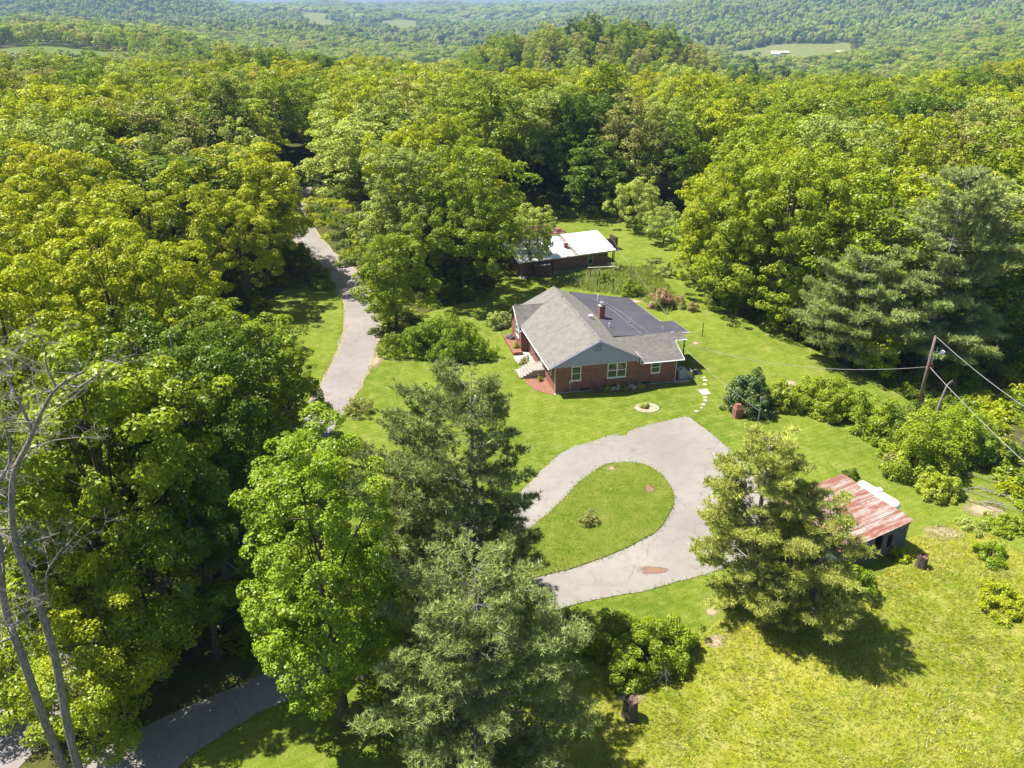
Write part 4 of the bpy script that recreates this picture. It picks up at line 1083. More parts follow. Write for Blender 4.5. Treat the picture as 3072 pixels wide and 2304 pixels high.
def wp(dx, z): return (PB.x+dx, PB.y, z)
cable(wp(0, 4.75), HF.w(14.3, 1.9, 3.6), 1.35, .02, 'wire', 'pale twisted cable from brick house to the utility pole')
cable(wp(.25, 7.72), at(3250, 1330, 6.5), .5, .02, 'wire', 'upper cable from the pole top to the right edge')
cable(wp(.1, 4.8), at(3200, 1500, 3.0), .3, .024, 'wire', 'lower cable from the pole middle to the lower right')
SPB = at(2266, 1318)
e = empty('thin_post', SPB, 0, 'thin grey post in front of the dark shrub', 'post'); MB().tube([(0, 0, -.2), (0, 0, 4.3)], [.045, .035], 7).build('post', M['wood_grey'], e)
cable((SPB.x, SPB.y, 2.9), HF.w(14.4, 2.0, 3.1), .25, .012, 'wire', 'thin faint cable from the brick house to the thin post')
cable((SPB.x, SPB.y, 2.9), at(2345, 1300, .1), .0, .016, 'wire', 'short guy wire from the thin post to the ground')
def Z2(x, y): return 1500+x/3.687, 640+y/3.687
GP = [((688, 765), .85, 'short pale post, leftmost of the garden posts'), ((778, 765), 1.35, 'pale post carrying the slanting brace in the garden'), ((913, 800), .9, 'short dark post just right of the slanting brace'),
      ((1073, 840), 1.65, 'dark garden post in front of the small round shrub'), ((1247, 885), 1.5, 'garden post nearest the dark rear roof'), ((1000, 722), 1.4, 'garden post below the left end of cream rail'),
      ((1098, 742), 1.5, 'garden post below the middle of cream rail'), ((1712, 885), .8, 'short post just above the pink shrub')]
for (q, h, lab) in GP:
    e = empty('garden_post', at(*Z2(*q)), 0, lab, 'post', 'posts of the old garden fence')
    MB().tube([(0, 0, -.1), (0, 0, h)], .075, 6).build('post', M['wood_dark'], e)
a = at(*Z2(782, 765)); b = at(*Z2(850, 760)); o = MB().bar((a.x, a.y, 1.3), (b.x+.3, b.y-.3, 0), .045).build('brace', M['offwhite']); tag(o, 'pale slanting brace leaning on a garden post', 'brace')
e = empty('rail_fence', at(*Z2(968, 705)), 0, 'cream topped rail fence in front of the brown house', 'fence')
q0 = at(*Z2(968, 705)); q1 = at(*Z2(1222, 692)); dq = q1-q0
MB().bar((0, 0, 1.42), (dq.x+.4, dq.y, 1.42), .06).build('rail', M['offwhite'], e)
for k in range(4): MB().bar((dq.x*k/3, dq.y*k/3, -.1), (dq.x*k/3, dq.y*k/3, 1.38), .045).build('post', M['wood_grey'], e)
GPB = at(*Z2(1435, 785)); e = empty('garden_pole', GPB, 0, 'tall thin grey pole in the garden behind the brick house', 'pole'); MB().tube([(0, 0, -.2), (0, 0, 3.1)], [.07, .055], 7).build('pole', M['wood_grey'], e)
cable((GPB.x, GPB.y, 2.95), HF.w(14.9, 4.2, 4.1), .25, .008, 'wire', 'pale cable from the garden pole to the brick house roof')
GQ = at(1836.3, 795.6); e = empty('garden_pole', GQ, 0, 'dark pole with wires at the corner of the brown house', 'pole'); MB().tube([(0, 0, -.2), (0, 0, 4.2)], [.09, .07], 7).build('pole', M['wood_dark'], e)
MB().bar((-.35, 0, 3.9), (.35, 0, 3.9), .03).build('cross_arm', M['wood_grey'], e)
cable((GQ.x, GQ.y, 3.9), (GPB.x, GPB.y, 2.9), .4, .014, 'wire', 'short cable between the brown house pole and the garden pole')
cable((GQ.x, GQ.y, 2.0), at(2060, 792, 2.0), .3, .012, 'wire_dark', 'thin dark wire right of the brown house')
e = empty('clothes_post', at(2106, 1010), 0, 'thin dark post in the shade right of the brick house', 'post'); MB().tube([(0, 0, -.1), (0, 0, 1.7)], .05, 6).build('post', M['dark_metal'], e)
for k, (q, h) in enumerate((((1520, 930), .6), ((1175, 910), .6))):
    pass

# far farm buildings
def barn(x, y, w, l, h, rz, wall_m, roof_m, name, lab):
    z = tz1(x, y) + .8; e = empty(name, (x, y, z), rz, lab, 'barn' if name == 'barn' else 'building')
    prism(MB(), [(-w/2, -1), (w/2, -1), (w/2, h), (0, h+w*.28), (-w/2, h)], 'v', -l/2, l/2).build('wall', M[wall_m], e)
    mb = MB(); mb.slab([(-w/2-.4, -l/2-.4, h-.1), (0, -l/2-.4, h+w*.28+.15), (0, l/2+.4, h+w*.28+.15), (-w/2-.4, l/2+.4, h-.1)], .15); mb.build('roof', M[roof_m], e)
    mb = MB(); mb.slab([(0.01, -l/2-.4, h+w*.28+.15), (w/2+.4, -l/2-.4, h-.1), (w/2+.4, l/2+.4, h-.1), (0.01, l/2+.4, h+w*.28+.15)], .15); mb.build('roof', M[roof_m], e)
    MB().box(-w*.12, -l/2-.12, 0, w*.12, -l/2, h*.7).build('door', M['wood_dark'], e)
def fx(u, y): return (u-1536)/FOC/FX0*y
barn(fx(2348, 1690), 1690, 14, 17, 6, 1.2, 'white', 'white_metal', 'barn', 'pale barn with white roof in the valley pasture')
barn(fx(2376, 1705), 1705, 9, 14, 4, 1.2, 'wood_grey', 'offwhite', 'farm_building', 'long low shed right of the pale barn')
barn(fx(2328, 1630), 1630, 7, 9, 3, .4, 'white', 'white_metal', 'farm_building', 'small white farmhouse left of and below the pale barn')
barn(fx(2545, 1640), 1640, 8, 14, 3, 1.4, 'white', 'white_metal', 'farm_building', 'white trailer like building at right end of the valley pasture')
barn(fx(10, 700), 700, 7, 12, 3, 1.4, 'tank', 'blue_tin', 'farm_building', 'small blue roofed building at the far left edge') if 'blue_tin' in M else None

barn(fx(640, 1900), 1900, 10, 16, 5, .5, 'white', 'white_metal', 'farm_building', 'tiny white building among trees on the far left slope')
barn(fx(1270, 2700), 2700, 12, 22, 5, 1.0, 'white', 'white_metal', 'farm_building', 'tiny pale building by the small far field')
barn(fx(40, 690), 690, 6, 9, 3, .2, 'wood_grey', 'offwhite', 'farm_building', 'small tan building right of the blue roofed one at far left')

# ------------------------------------------------------------------ hero trees and shrubs
HERO = []     # (x, y, radius) kept free of generic trees
def rs(k): return np.random.default_rng(1000 + k)
def zcam(p, z=0): return p.y * CP + (CAM_H - z) * SP
def hero_leaf(k, u, v, H, R, col, label, nleaf, leaf=.2, cr=1.1, ncl=110, base=.25, lean=(0, 0), group=None, cat='tree', **kw):
    p = at(u, v); p.z = tz1(p.x, p.y); HERO.append((p.x, p.y, R))
    m = LM[col] if col in LM else M[col]
    ms = broadleaf('t%d' % k, rs(k), H, R, base, ncl, nleaf, leaf, cr, m, trunk_r=.022*H*.75, lean=lean, **kw)
    return place_tree('leafy_tree', ms, p, label, cat, group)
HV = []
for i in range(5):
    HV.append(broadleaf('hero%d' % i, rs(70+i), 19, 5.8, .12, 300, 40000, .235, .72, LM['fresh green'], trunk_r=.3, zmin=-.65, lumps=.30, low=.5, twigs=30))
def var_leaf(k, u, v, H, R, col, label):
    p = at(u, v); p.z = tz1(p.x, p.y); HERO.append((p.x, p.y, R))
    return place_tree('leafy_tree', HV[k % 5], p, label, 'tree', None, k*2.399, (R/5.8, R/5.8, H/19), LM[col] if col in LM else M[col])
def hero_pine(k, u, v, H, R, mat, label, **kw):
    p = at(u, v); HERO.append((p.x, p.y, R))
    return place_tree('pine_tree', pine('t%d' % k, rs(k), H, R, mat=M[mat], **kw), p, label, 'pine tree')
# foreground
hero_leaf(1, 1035, 2170, 18.6, 3.9, 'maple', 'bright green maple in the foreground left of the tall pines', 60000, .16, .58, 380, .02, lumps=.24, low=.55, zmin=-.9)
hero_pine(2, 1432, 1866, 18.2, 6.9, 'needle_blue', 'tall blue green pine standing at the centre of the picture', base=.06, per=6, whorl=.54, tl=.32, asym=(-.34, -.1), power=.5, nw=.030, nneed=7, dens=1.0, up=.35)
hero_pine(3, 1440, 2270, 12.8, 7.0, 'needle_blue', 'lower blue green pine in the front centre, nearest the camera', base=.08, per=6, whorl=.5, tl=.27, power=.5, nw=.027, nneed=7, dens=1.2, up=.4)
hero_pine(8, 1225, 1930, 9.5, 4.3, 'needle_blue', 'short blue green pine overlapping the right side of bright maple', base=.06, per=6, whorl=.55, tl=.30, power=.45, nw=.028, nneed=7, dens=1.15, up=.4)
hero_pine(4, 2235, 1800, 12.8, 4.9, 'needle_yellow', 'yellow green pine overhanging the driveway, left one of the right pair', base=.10, per=6, tl=.30, power=.42, nw=.028, nneed=8, dens=1.5, up=.35)
hero_pine(5, 2425, 1870, 9.6, 4.3, 'needle_yellow', 'yellow green pine with pale trunk in front of the shed', base=.14, per=6, tl=.30, power=.35, nw=.027, nneed=8, dens=1.25, up=.25, asym=(-.25, -.1))
hero_pine(6, 2770, 1085, 21.0, 9.6, 'needle_blue', 'large dark blue green pine behind the utility pole', base=.08, per=6, whorl=.62, tl=.48, nw=.055, power=.45, nneed=5, dens=.7, up=.3)
hero_pine(7, 2540, 1085, 12.0, 7.0, 'needle_blue', 'broad low blue green pine left of the utility pole', base=.10, per=6, whorl=.6, tl=.44, nw=.046, power=.4, nneed=6, dens=.8, up=.35)
# lane side group
hero_leaf(10, 1190, 990, 11.5, 4.8, 'fresh green', 'bushy round tree beside the lane with trunk at its bend', 24000, .24, .7, 220, .08)
hero_leaf(11, 1392, 885, 17.5, 7.4, 'fresh green', 'wide spreading tree shading the lawn left of the brown house', 42000, .27, .85, 320, .12)
var_leaf(12, 1235, 860, 18.5, 6.6, 'pale green', 'tall pale green tree between lane and spreading tree')
var_leaf(13, 1215, 760, 16.5, 5.2, 'fresh green', 'medium green tree standing near the upper lane bend')
hero_leaf(14, 1588, 832, 11.0, 3.8, 'pale green', 'slender open tree with dark trunk in front of the brown house', 13000, .24, .6, 170, .2)
hero_leaf(15, 1905, 690, 8.5, 4.6, 'pale green', 'small pale silvery tree right of the white roof', 15000, .24, .7, 160, .10)
hero_leaf(16, 1990, 735, 7.5, 3.2, 'pale green', 'low silvery shrubby tree at the lawn edge near the maples', 9000, .22, .6, 100, .03)
# right group
hero_leaf(20, 2335, 935, 24, 9.8, 'fresh green', 'biggest broad green maple, right of the brick house', 62000, .29, .9, 460, .10)
var_leaf(21, 2140, 880, 19.5, 5.8, 'bright yellow green', 'tall golden green tree left of the big dark maple')
hero_leaf(22, 2185, 915, 9.5, 4.2, 'fresh green', 'rounded green tree at the lawn edge above the pink shrub', 15000, .25, .7, 160, .04)
hero_leaf(23, 2395, 985, 9.0, 4.2, 'fresh green', 'shorter green tree between the dark maple and low pine', 15000, .25, .7, 160, .04)
var_leaf(24, 2560, 900, 19.5, 6.8, 'bright yellow green', 'yellow green tree between dark maple and large pine')
hero_leaf(25, 2630, 1130, 7.0, 2.0, 'bright yellow green', 'slim yellow green sapling between the two blue pines', 5000, .22, .5, 70, .12)
# left group
LEFT = [(430, 1930, 21.5, 6.4, 'fresh green'), (650, 1730, 19.5, 5.4, 'deep green'), (210, 1660, 21.5, 6.4, 'bright yellow green'), (740, 1440, 15, 6.0, 'fresh green'),
        (440, 1400, 20.5, 6.4, 'bright yellow green'), (120, 1390, 21.5, 6.6, 'bright yellow green'), (-120, 1640, 20, 5.8, 'bright yellow green'), (570, 1225, 16.5, 5.8, 'bright yellow green'),
        (330, 1190, 21, 6.8, 'bright yellow green'), (60, 1180, 20, 6.6, 'bright yellow green'), (745, 925, 16.0, 5.0, 'bright yellow green'), (520, 1030, 20.5, 7.0, 'bright yellow green'),
        (260, 1000, 21.5, 7.0, 'golden green'), (10, 990, 19, 5.8, 'bright yellow green'), (-170, 1330, 20, 6, 'fresh green'), (880, 1640, 9.5, 3.2, 'fresh green'), (520, 1600, 17, 5.2, 'deep green'), (300, 1900, 13, 4.6, 'fresh green'), (760, 1830, 12, 4.2, 'deep green'), (880, 1330, 8.5, 3.2, 'fresh green')]
LLAB = ['tall tree with dark forked trunk above the hidden gravel drive', 'dark green tree left of the bright foreground maple', 'yellow green tree just behind the bare dead tree', 'sunlit green tree overhanging the lane near mid left',
        'broad yellow green tree behind the tall forked trunk tree', 'yellow green tree behind the dead tree top', 'yellowish tree cut by the left edge below the dead tree top', 'yellowish tree above the lane side sunlit green one',
        'yellow green tree in the left woods, inland from the lane strip', 'yellow green tree near left edge, level with the house', 'yellow green tree shading the narrow lawn strip by the lane', 'large yellow green crown left of the lane shade',
        'golden green crown in the left woods below the skyline trees', 'yellow green crown at left edge above the dead tree', 'green tree at left edge beside the dead tree crown', 'small green tree touching the bright maple from the left', 'dark green tree hidden half behind the forked trunk tree', 'middle sized green tree over the hidden gravel, right of dead stems', 'dark low tree in the shade left of bright maple trunk', 'small green tree at the lane, just left of the central pine']
for i, ((u, v, H, R, c), lab) in enumerate(zip(LEFT, LLAB)):
    var_leaf(i, u, v, H, R, c, lab)
for i, (u, v, H, R, c, lab) in enumerate([(385, 2160, 10.0, 3.8, 'bright yellow green', 'low yellow green tree at the lower left by the dark lane'),
        (90, 2120, 6.5, 3.0, 'fresh green', 'low green tree at the foot of the dead tree'), (500, 2050, 10.5, 4.0, 'fresh green', 'mid height green tree above the shaded drive'), (290, 2265, 7.0, 3.2, 'fresh green', 'low leafy tree at the bottom edge right of the dead stems'), (655, 1975, 13.5, 4.4, 'deep green', 'dark shady tree between the hidden gravel and the bright maple')]):
    hero_leaf(50+i, u, v, H, R, c, lab, 12000, .16, .7, 70, .08)

def hero_bush(k, u, v, R, H, mat, label, nleaf=5000, leaf=.16, ncl=45, cr=.5, cat='shrub', name='shrub', flowers=None, ff=0.0, elong=(1, 1), group=None):
    p = at(u, v); HERO.append((p.x, p.y, R))
    p.y += R * .5
    m = LM[mat] if mat in LM else M[mat]
    b = bush_mesh('s%d' % k, rs(200+k), R, H, m, int(nleaf*1.25), leaf*.84, int(ncl*1.9), cr*.72, M[flowers] if flowers else None, ff, elong)
    return place_tree(name, b, p, label, cat, group, parts=('foliage', 'stem'))
hero_bush(1, 1325, 1085, 5.2, 3.7, 'hedge', 'large rounded bright green shrub mass left of the brick house', 34000, .17, 330, .5, elong=(1.12, .72))
hero_bush(2, 1493, 985, 1.7, 1.9, 'pale green', 'pale green shrub against the left wing of the brick house', 5000, .17, 36, .45, flowers='cream', ff=.12)
hero_bush(3, 1935, 2030, 3.2, 2.6, 'fresh green', 'sprawling green leafy bush below the driveway', 26000, .15, 110, .55, elong=(1.1, .8))
hero_bush(4, 2255, 1245, 2.4, 3.4, 'holly', 'dark blue green holly like shrub behind the brick grill', 14000, .17, 70, .6)
hero_bush(5, 2345, 1235, 1.7, 2.9, 'lime_bush', 'yellow green shrub touching the dark holly on its right', 6500, .18, 40, .55)
hero_bush(6, 2485, 1255, 2.5, 3.2, 'fresh green', 'rounded green shrub between holly and dark pine shade', 9000, .2, 55, .65)
hero_bush(7, 2650, 1330, 2.2, 3.4, 'fresh green', 'leafy shrub just left of the utility pole', 8000, .2, 50, .65)
hero_bush(8, 2770, 1440, 2.9, 4.6, 'fresh green', 'tall bank of shrubs below the utility pole', 16000, .19, 90, .75)
hero_bush(9, 2880, 1400, 2.6, 4.2, 'hedge', 'dense green shrub on the bank right of the pole', 12000, .18, 70, .7)
hero_bush(40, 2560, 1265, 2.0, 2.6, 'fresh green', 'green shrub filling the gap left of the pole bank', 6000, .19, 40, .6)
hero_bush(41, 2720, 1360, 2.3, 3.6, 'deep green', 'darker green shrub directly in front of the pole foot', 7000, .19, 50, .65)
hero_bush(42, 2890, 1330, 2.4, 3.0, 'fresh green', 'tall loose shrub behind the snag right of the pole', 8000, .2, 55, .7)
hero_bush(43, 2960, 1400, 2.4, 2.8, 'deep green', 'dark shrub under the lower cable at the right', 7000, .2, 50, .65)
hero_bush(44, 2700, 1420, 1.5, 1.8, 'olive brown', 'brownish shrub on bare soil at the bank edge', 2600, .16, 30, .4)
hero_bush(45, 2420, 1215, 1.6, 2.4, 'fresh green', 'smaller green shrub just behind the rounded green one', 4500, .18, 34, .55)
hero_bush(10, 2825, 1505, 1.75, 2.0, 'lime_bush', 'round yellow leaved bush in front of the shrub bank', 6500, .15, 45, .45)
hero_bush(11, 2000, 930, 2.3, 2.3, 'pale green', 'pink flowering shrub right behind the brick house', 8000, .15, 50, .5, flowers='pink', ff=.6, elong=(1.1, .7))
hero_bush(12, 2080, 935, .8, 1.2, 'pale green', 'small pink flowering bush beside the larger pink shrub', 1600, .13, 16, .35, flowers='pink', ff=.6)
hero_bush(13, 2005, 832, 1.8, 1.6, 'pale green', 'round pale green shrub above the pink flowering shrub', 4500, .17, 34, .45)
hero_bush(14, 1815, 850, 1.3, 1.3, 'fresh green', 'small round green shrub among the garden posts', 2500, .15, 24, .4)
hero_bush(15, 1892, 890, 1.6, 2.2, 'fresh green', 'upright green shrub at the foot of the tall garden pole', 3500, .17, 30, .45)
hero_bush(16, 1850, 812, 1.3, 1.0, 'pale green', 'low silvery plants left of the tall garden pole', 2000, .14, 24, .35, flowers='cream', ff=.3)
hero_bush(17, 1960, 790, 1.4, .8, 'pale green', 'low shrub in the garden right of the tall pole', 1800, .15, 24, .35)
hero_bush(18, 1772, 1580, .85, 1.0, 'olive brown', 'small sparse shrub alone on the grass island', 900, .13, 16, .3)
hero_bush(19, 2555, 1440, .8, .7, 'deep green', 'low green weeds near the white tank', 900, .14, 14, .3)
hero_bush(20, 2575, 1790, 1.3, 1.8, 'hedge', 'green vine mound climbing the shed end wall', 4200, .17, 30, .45)
hero_bush(21, 2705, 1680, .9, .7, 'bright yellow green', 'low weeds between the shed corner and the stump', 1400, .15, 16, .3)
hero_bush(22, 2980, 1690, 1.4, .8, 'hedge', 'low bramble clump on the right slope', 2200, .15, 30, .35)
hero_bush(23, 3030, 1600, 1.6, .9, 'fresh green', 'low bramble clump at the right edge', 2600, .15, 30, .35)
hero_bush(24, 2930, 1600, 1.2, .6, 'pale green', 'small weedy patch right of the yellow bush', 1600, .14, 24, .3)
hero_bush(25, 3040, 1850, 2.0, 1.0, 'bright yellow green', 'yellow green weedy mound at the right edge of the meadow', 5000, .14, 50, .4)
hero_bush(26, 1030, 800, 1.3, 1.6, 'pale green', 'small light green bush beside the upper lane', 2500, .2, 24, .45)
hero_bush(27, 960, 870, 1.6, 1.4, 'fresh green', 'low green shrub on the shaded left side of the lane', 3000, .2, 28, .45)
hero_bush(28, 2010, 660, 2.0, 1.6, 'pale green', 'pale shrub at the woods edge behind the white roof', 3500, .22, 30, .5)
hero_bush(29, 880, 800, 2.2, 3.5, 'fresh green', 'dense green shrub left of the upper lane', 7000, .22, 50, .6)
hero_bush(31, 1075, 1250, 1.4, 1.6, 'olive brown', 'sparse brownish shrub between lane and the central pine', 1800, .15, 24, .4)
hero_bush(32, 1700, 1870, .9, .5, 'pale green', 'low pale weeds between front pine and sprawling bush', 900, .12, 14, .3)
p = Vector(HF.w(-1.35, 3.1)); place_tree('shrub', bush_mesh('s60', rs(260), .38, .55, M['hedge'], 700, .09, 12, .18), (*HF.w(-.75, 3.4)[:2], .05), 'tiny green shrub in the mulch below the entrance steps', 'shrub', parts=('foliage', 'stem'))
place_tree('shrub', bush_mesh('s61', rs(261), .5, .55, M['lavender'], 1100, .09, 14, .2), (*HF.w(-1.25, 14.9)[:2], .28), 'purple grey plant at the far end of the brick planter', 'shrub', parts=('foliage', 'stem'))
place_tree('shrub', bush_mesh('s62', rs(262), .42, .5, M['hedge'], 900, .09, 12, .2), (*HF.w(-1.2, 12.2)[:2], .28), 'green plant at the near end of the brick planter', 'shrub', parts=('foliage', 'stem'))
place_tree('shrub', bush_mesh('s63', rs(263), .7, .6, M['olive brown'] if 'olive brown' in M else LM['olive brown'], 1000, .10, 14, .25), (*HF.w(-1.2, 8.2)[:2], 0), 'low brownish plants beside the dark entrance railing', 'shrub', parts=('foliage', 'stem'))
place_tree('shrub', bush_mesh('s64', rs(264), .5, .45, LM['pale green'], 700, .12, 14, .2), at(1935, 1222, .04), 'pale clump in the round flower ring', 'plant', parts=('foliage', 'stem'))
for i, u in enumerate((5.4, 6.3, 7.2, 8.1, 8.9)):
    place_tree('variegated_plant', bush_mesh('s7%d' % i, rs(270+i), .48, .5, M['cream'] if i % 2 else LM['pale green'], 650, .11, 12, .2), (*HF.w(u, -.55)[:2], .05),
               ['leftmost', 'second from left', 'middle', 'second from right', 'rightmost'][i] + ' of the five creamy plants under the double window', 'plant', 'creamy plants below the house front', parts=('foliage', 'stem'))
place_tree('shrub', bush_mesh('s80', rs(280), .4, .75, M['dry_leaf'], 260, .09, 10, .2), (*HF.w(4.2, -.4)[:2], .05), 'dry brown twiggy plant left of the creamy plants', 'shrub', parts=('foliage', 'stem'))

# ------------------------------------------------------------------ dead tree
def dead_tree(name, base, stems, label, mat='dead_wood', seed=4, twig=5):
    rr = random.Random(seed); e = empty(name, base, 0, label, 'dead tree'); mbs = []
    def grow(mb, p, d, L, r, depth):
        n = 5; pts = [p]; rads = [r]
        for i in range(n):
            d = (d + Vector((rr.gauss(0, .16), rr.gauss(0, .16), rr.gauss(.02, .10)))).normalized(); p = p + d * (L/n)
            pts.append(p); rads.append(r * (1 - .75*(i+1)/n))
        mb.tube(pts, rads, 6 if r > .05 else 4, cap=False)
        if depth > 0:
            for k in range(twig):
                i = rr.randint(1, n); q = pts[i]; ax = Vector((rr.gauss(0, 1), rr.gauss(0, 1), rr.gauss(.25, .6))).normalized()
                grow(mb, q, (d*.35 + ax*.9).normalized(), L*rr.uniform(.35, .6), max(.007, rads[i]*.6), depth-1)
    for pts, r0, nb in stems:
        P = [Vector(q) - Vector(base) for q in pts]; mb = MB(); S = smooth_poly(P); n = len(S)
        rads = [r0*(1-.78*i/(n-1)) for i in range(n)]; mb.tube(S, rads, 9, cap=False); mb.build('stem', M[mat], e, smooth=True)
        b = MB()
        for k in range(nb):
            i = rr.randint(int(n*.35), n-1); a = rr.uniform(0, 6.28); dd = Vector((math.cos(a), math.sin(a), rr.uniform(-.15, .8))).normalized()
            grow(b, S[i], dd, rr.uniform(1.2, 3.0), max(.02, rads[i]*.38), 2)
        b.build('branches', M[mat], e, smooth=True)
    return e
def smooth_poly(P, k=5):
    out = []; n = len(P)
    for i in range(n-1):
        a, b, c, d = P[max(i-1, 0)], P[i], P[i+1], P[min(i+2, n-1)]
        for j in range(k):
            t = j/k; out.append(.5*((2*b)+(c-a)*t+(2*a-5*b+4*c-d)*t*t+(3*b-a-3*c+d)*t**3))
    out.append(P[-1]); return out
def pyr(u, v, Y):
    """point on the pixel ray at forward distance Y"""
    z = CAM_H - ratio(v) * Y; return at(u, v, z)
B0 = pyr(225, 2300, 26.5); B1 = pyr(165, 2300, 27.5)
dead_tree('dead_tree', (B0.x, B0.y, 0), [
    ([(B0.x+.1, B0.y, -.3), pyr(215, 2230, 26.5), pyr(160, 1950, 26.8), pyr(95, 1760, 27), pyr(45, 1620, 27.2), pyr(38, 1440, 27.3), pyr(85, 1330, 27.4), pyr(128, 1230, 27.5), pyr(175, 1160, 27.5), pyr(250, 1115, 27.6)], .20, 20),
    ([(B0.x-.5, B0.y+.4, -.3), pyr(160, 2230, 27.3), pyr(70, 1980, 27.5), pyr(15, 1820, 27.6), pyr(0, 1640, 27.6), pyr(-20, 1480, 27.8), pyr(30, 1390, 28), pyr(20, 1290, 28)], .22, 12),
    ([pyr(90, 1750, 27), pyr(140, 1800, 26.8), pyr(140, 1720, 26.6), pyr(190, 1640, 26.4)], .07, 8),
    ([pyr(100, 1300, 27.4), pyr(65, 1220, 27.6), pyr(30, 1150, 27.8), pyr(-10, 1100, 28)], .07, 5),
    ([pyr(170, 1165, 27.5), pyr(140, 1100, 27.7), pyr(135, 1050, 27.9), pyr(120, 1000, 28)], .055, 4),
    ([pyr(200, 1150, 27.5), pyr(235, 1160, 27.4), pyr(300, 1115, 27.3), pyr(315, 1075, 27.2)], .05, 3)],
    'bare dead tree with two pale stems at the left edge')
HERO.append((B0.x, B0.y, 3))
Q = at(3040, 1395)
dead_tree('dead_tree', Q, [([(Q.x, Q.y, -.2), (Q.x+.1, Q.y, 1.6), (Q.x+.5, Q.y+.1, 3.2), (Q.x+.7, Q.y+.3, 4.4)], .07, 7)], 'thin bare sapling at the right edge below the cable', seed=8, twig=2)
Q = at(2812, 1232)
dead_tree('snag', Q, [([(Q.x, Q.y, -.2), (Q.x+.15, Q.y, 1.4), (Q.x+.4, Q.y+.1, 2.7), (Q.x+.8, Q.y+.1, 3.2)], .16, 1)], 'short broken snag just right of the utility pole', seed=9, twig=1)
Q = at(1990, 2012)
dead_tree('twig_bundle', Q, [([(Q.x, Q.y, 0), (Q.x-.1, Q.y, .5), (Q.x+.1, Q.y-.1, .9)], .03, 6)], 'small pale bare twigs in front of the sprawling leafy bush', seed=10, twig=3)
brush = empty('brush_pile', at(2960, 1500), 0, 'fallen grey branches lying over the right bank', 'brush')
rb = random.Random(12); bc = at(2960, 1500)
for k in range(16):
    p = at(rb.uniform(2820, 3080), rb.uniform(1400, 1560), .1) - bc; a = rb.uniform(-.9, -.2); L = rb.uniform(1.0, 3.6); d = Vector((math.cos(a), math.sin(a), rb.uniform(-.05, .25)))
    S = smooth_poly([p, p+d*L*.4+Vector((0, .1, .15)), p+d*L*.75+Vector((0, -.1, .1)), p+d*L]); n = len(S)
    mb = MB(); mb.tube(S, [.045*(1-.75*i/(n-1)) for i in range(n)], 5)
    for j in range(3):
        s_ = S[rb.randint(4, n-2)]; mb.tube([s_, s_+Vector((rb.uniform(-.5, .5), rb.uniform(-.5, .5), rb.uniform(.1, .5)))], [.018, .006], 4)
    mb.build('branch', M['dead_wood'], brush)

for k, (u, v, H) in enumerate(((745, 700, 15), (600, 640, 16), (1120, 560, 17))):
    Q = at(u, v); HERO.append((Q.x, Q.y, 3)); h = H
    dead_tree('dead_tree', Q, [([(Q.x, Q.y, -.2), (Q.x+.2, Q.y, h*.4), (Q.x-.3, Q.y+.1, h*.75), (Q.x+.2, Q.y, h)], .2, 16), ([(Q.x+.1, Q.y, h*.35), (Q.x+1.6, Q.y-.3, h*.6), (Q.x+2.6, Q.y-.4, h*.85)], .12, 9)],
        ['leafless grey tree left of the upper lane', 'leafless grey tree deep in the left woods', 'leafless grey tree beyond the lane side trees'][k], seed=30+k, twig=4)
# ------------------------------------------------------------------ grass with real blades
def poly_mask(pts, P):
    x, y = P[:, 0], P[:, 1]; ins = np.zeros(len(P), bool); n = len(pts); j = n-1
    for i in range(n):
        xi, yi, xj, yj = pts[i][0], pts[i][1], pts[j][0], pts[j][1]
        c = ((yi > y) != (yj > y)) & (x < (xj-xi)*(y-yi)/((yj-yi) + 1e-12) + xi); ins ^= c; j = i
    return ins
drive_s = [tuple(p) for p in smooth_line([(p.x, p.y) for p in drive_pts], 3)]
isl_s = [tuple(p) for p in smooth_line([(p.x, p.y) for p in isl_pts], 4)]
lawn_s = [tuple(p) for p in smooth_line([(p.x, p.y) for p in lawn_pts], 5)]
mead_s = [tuple(p) for p in smooth_line([(p.x, p.y) for p in meadow_pts], 5)]
lane_s = [tuple(p) for p in strip(LANE, 4.6)]
house_s = [HF.w(*q)[:2] for q in ((-2.4, -1.2), (15.6, -1.2), (15.6, 17), (-2.4, 17))]
shed_s = [SF.w(*q)[:2] for q in ((.4, -.3), (.4, 6.6), (-6.5, 6.6), (-6.5, -.3))]
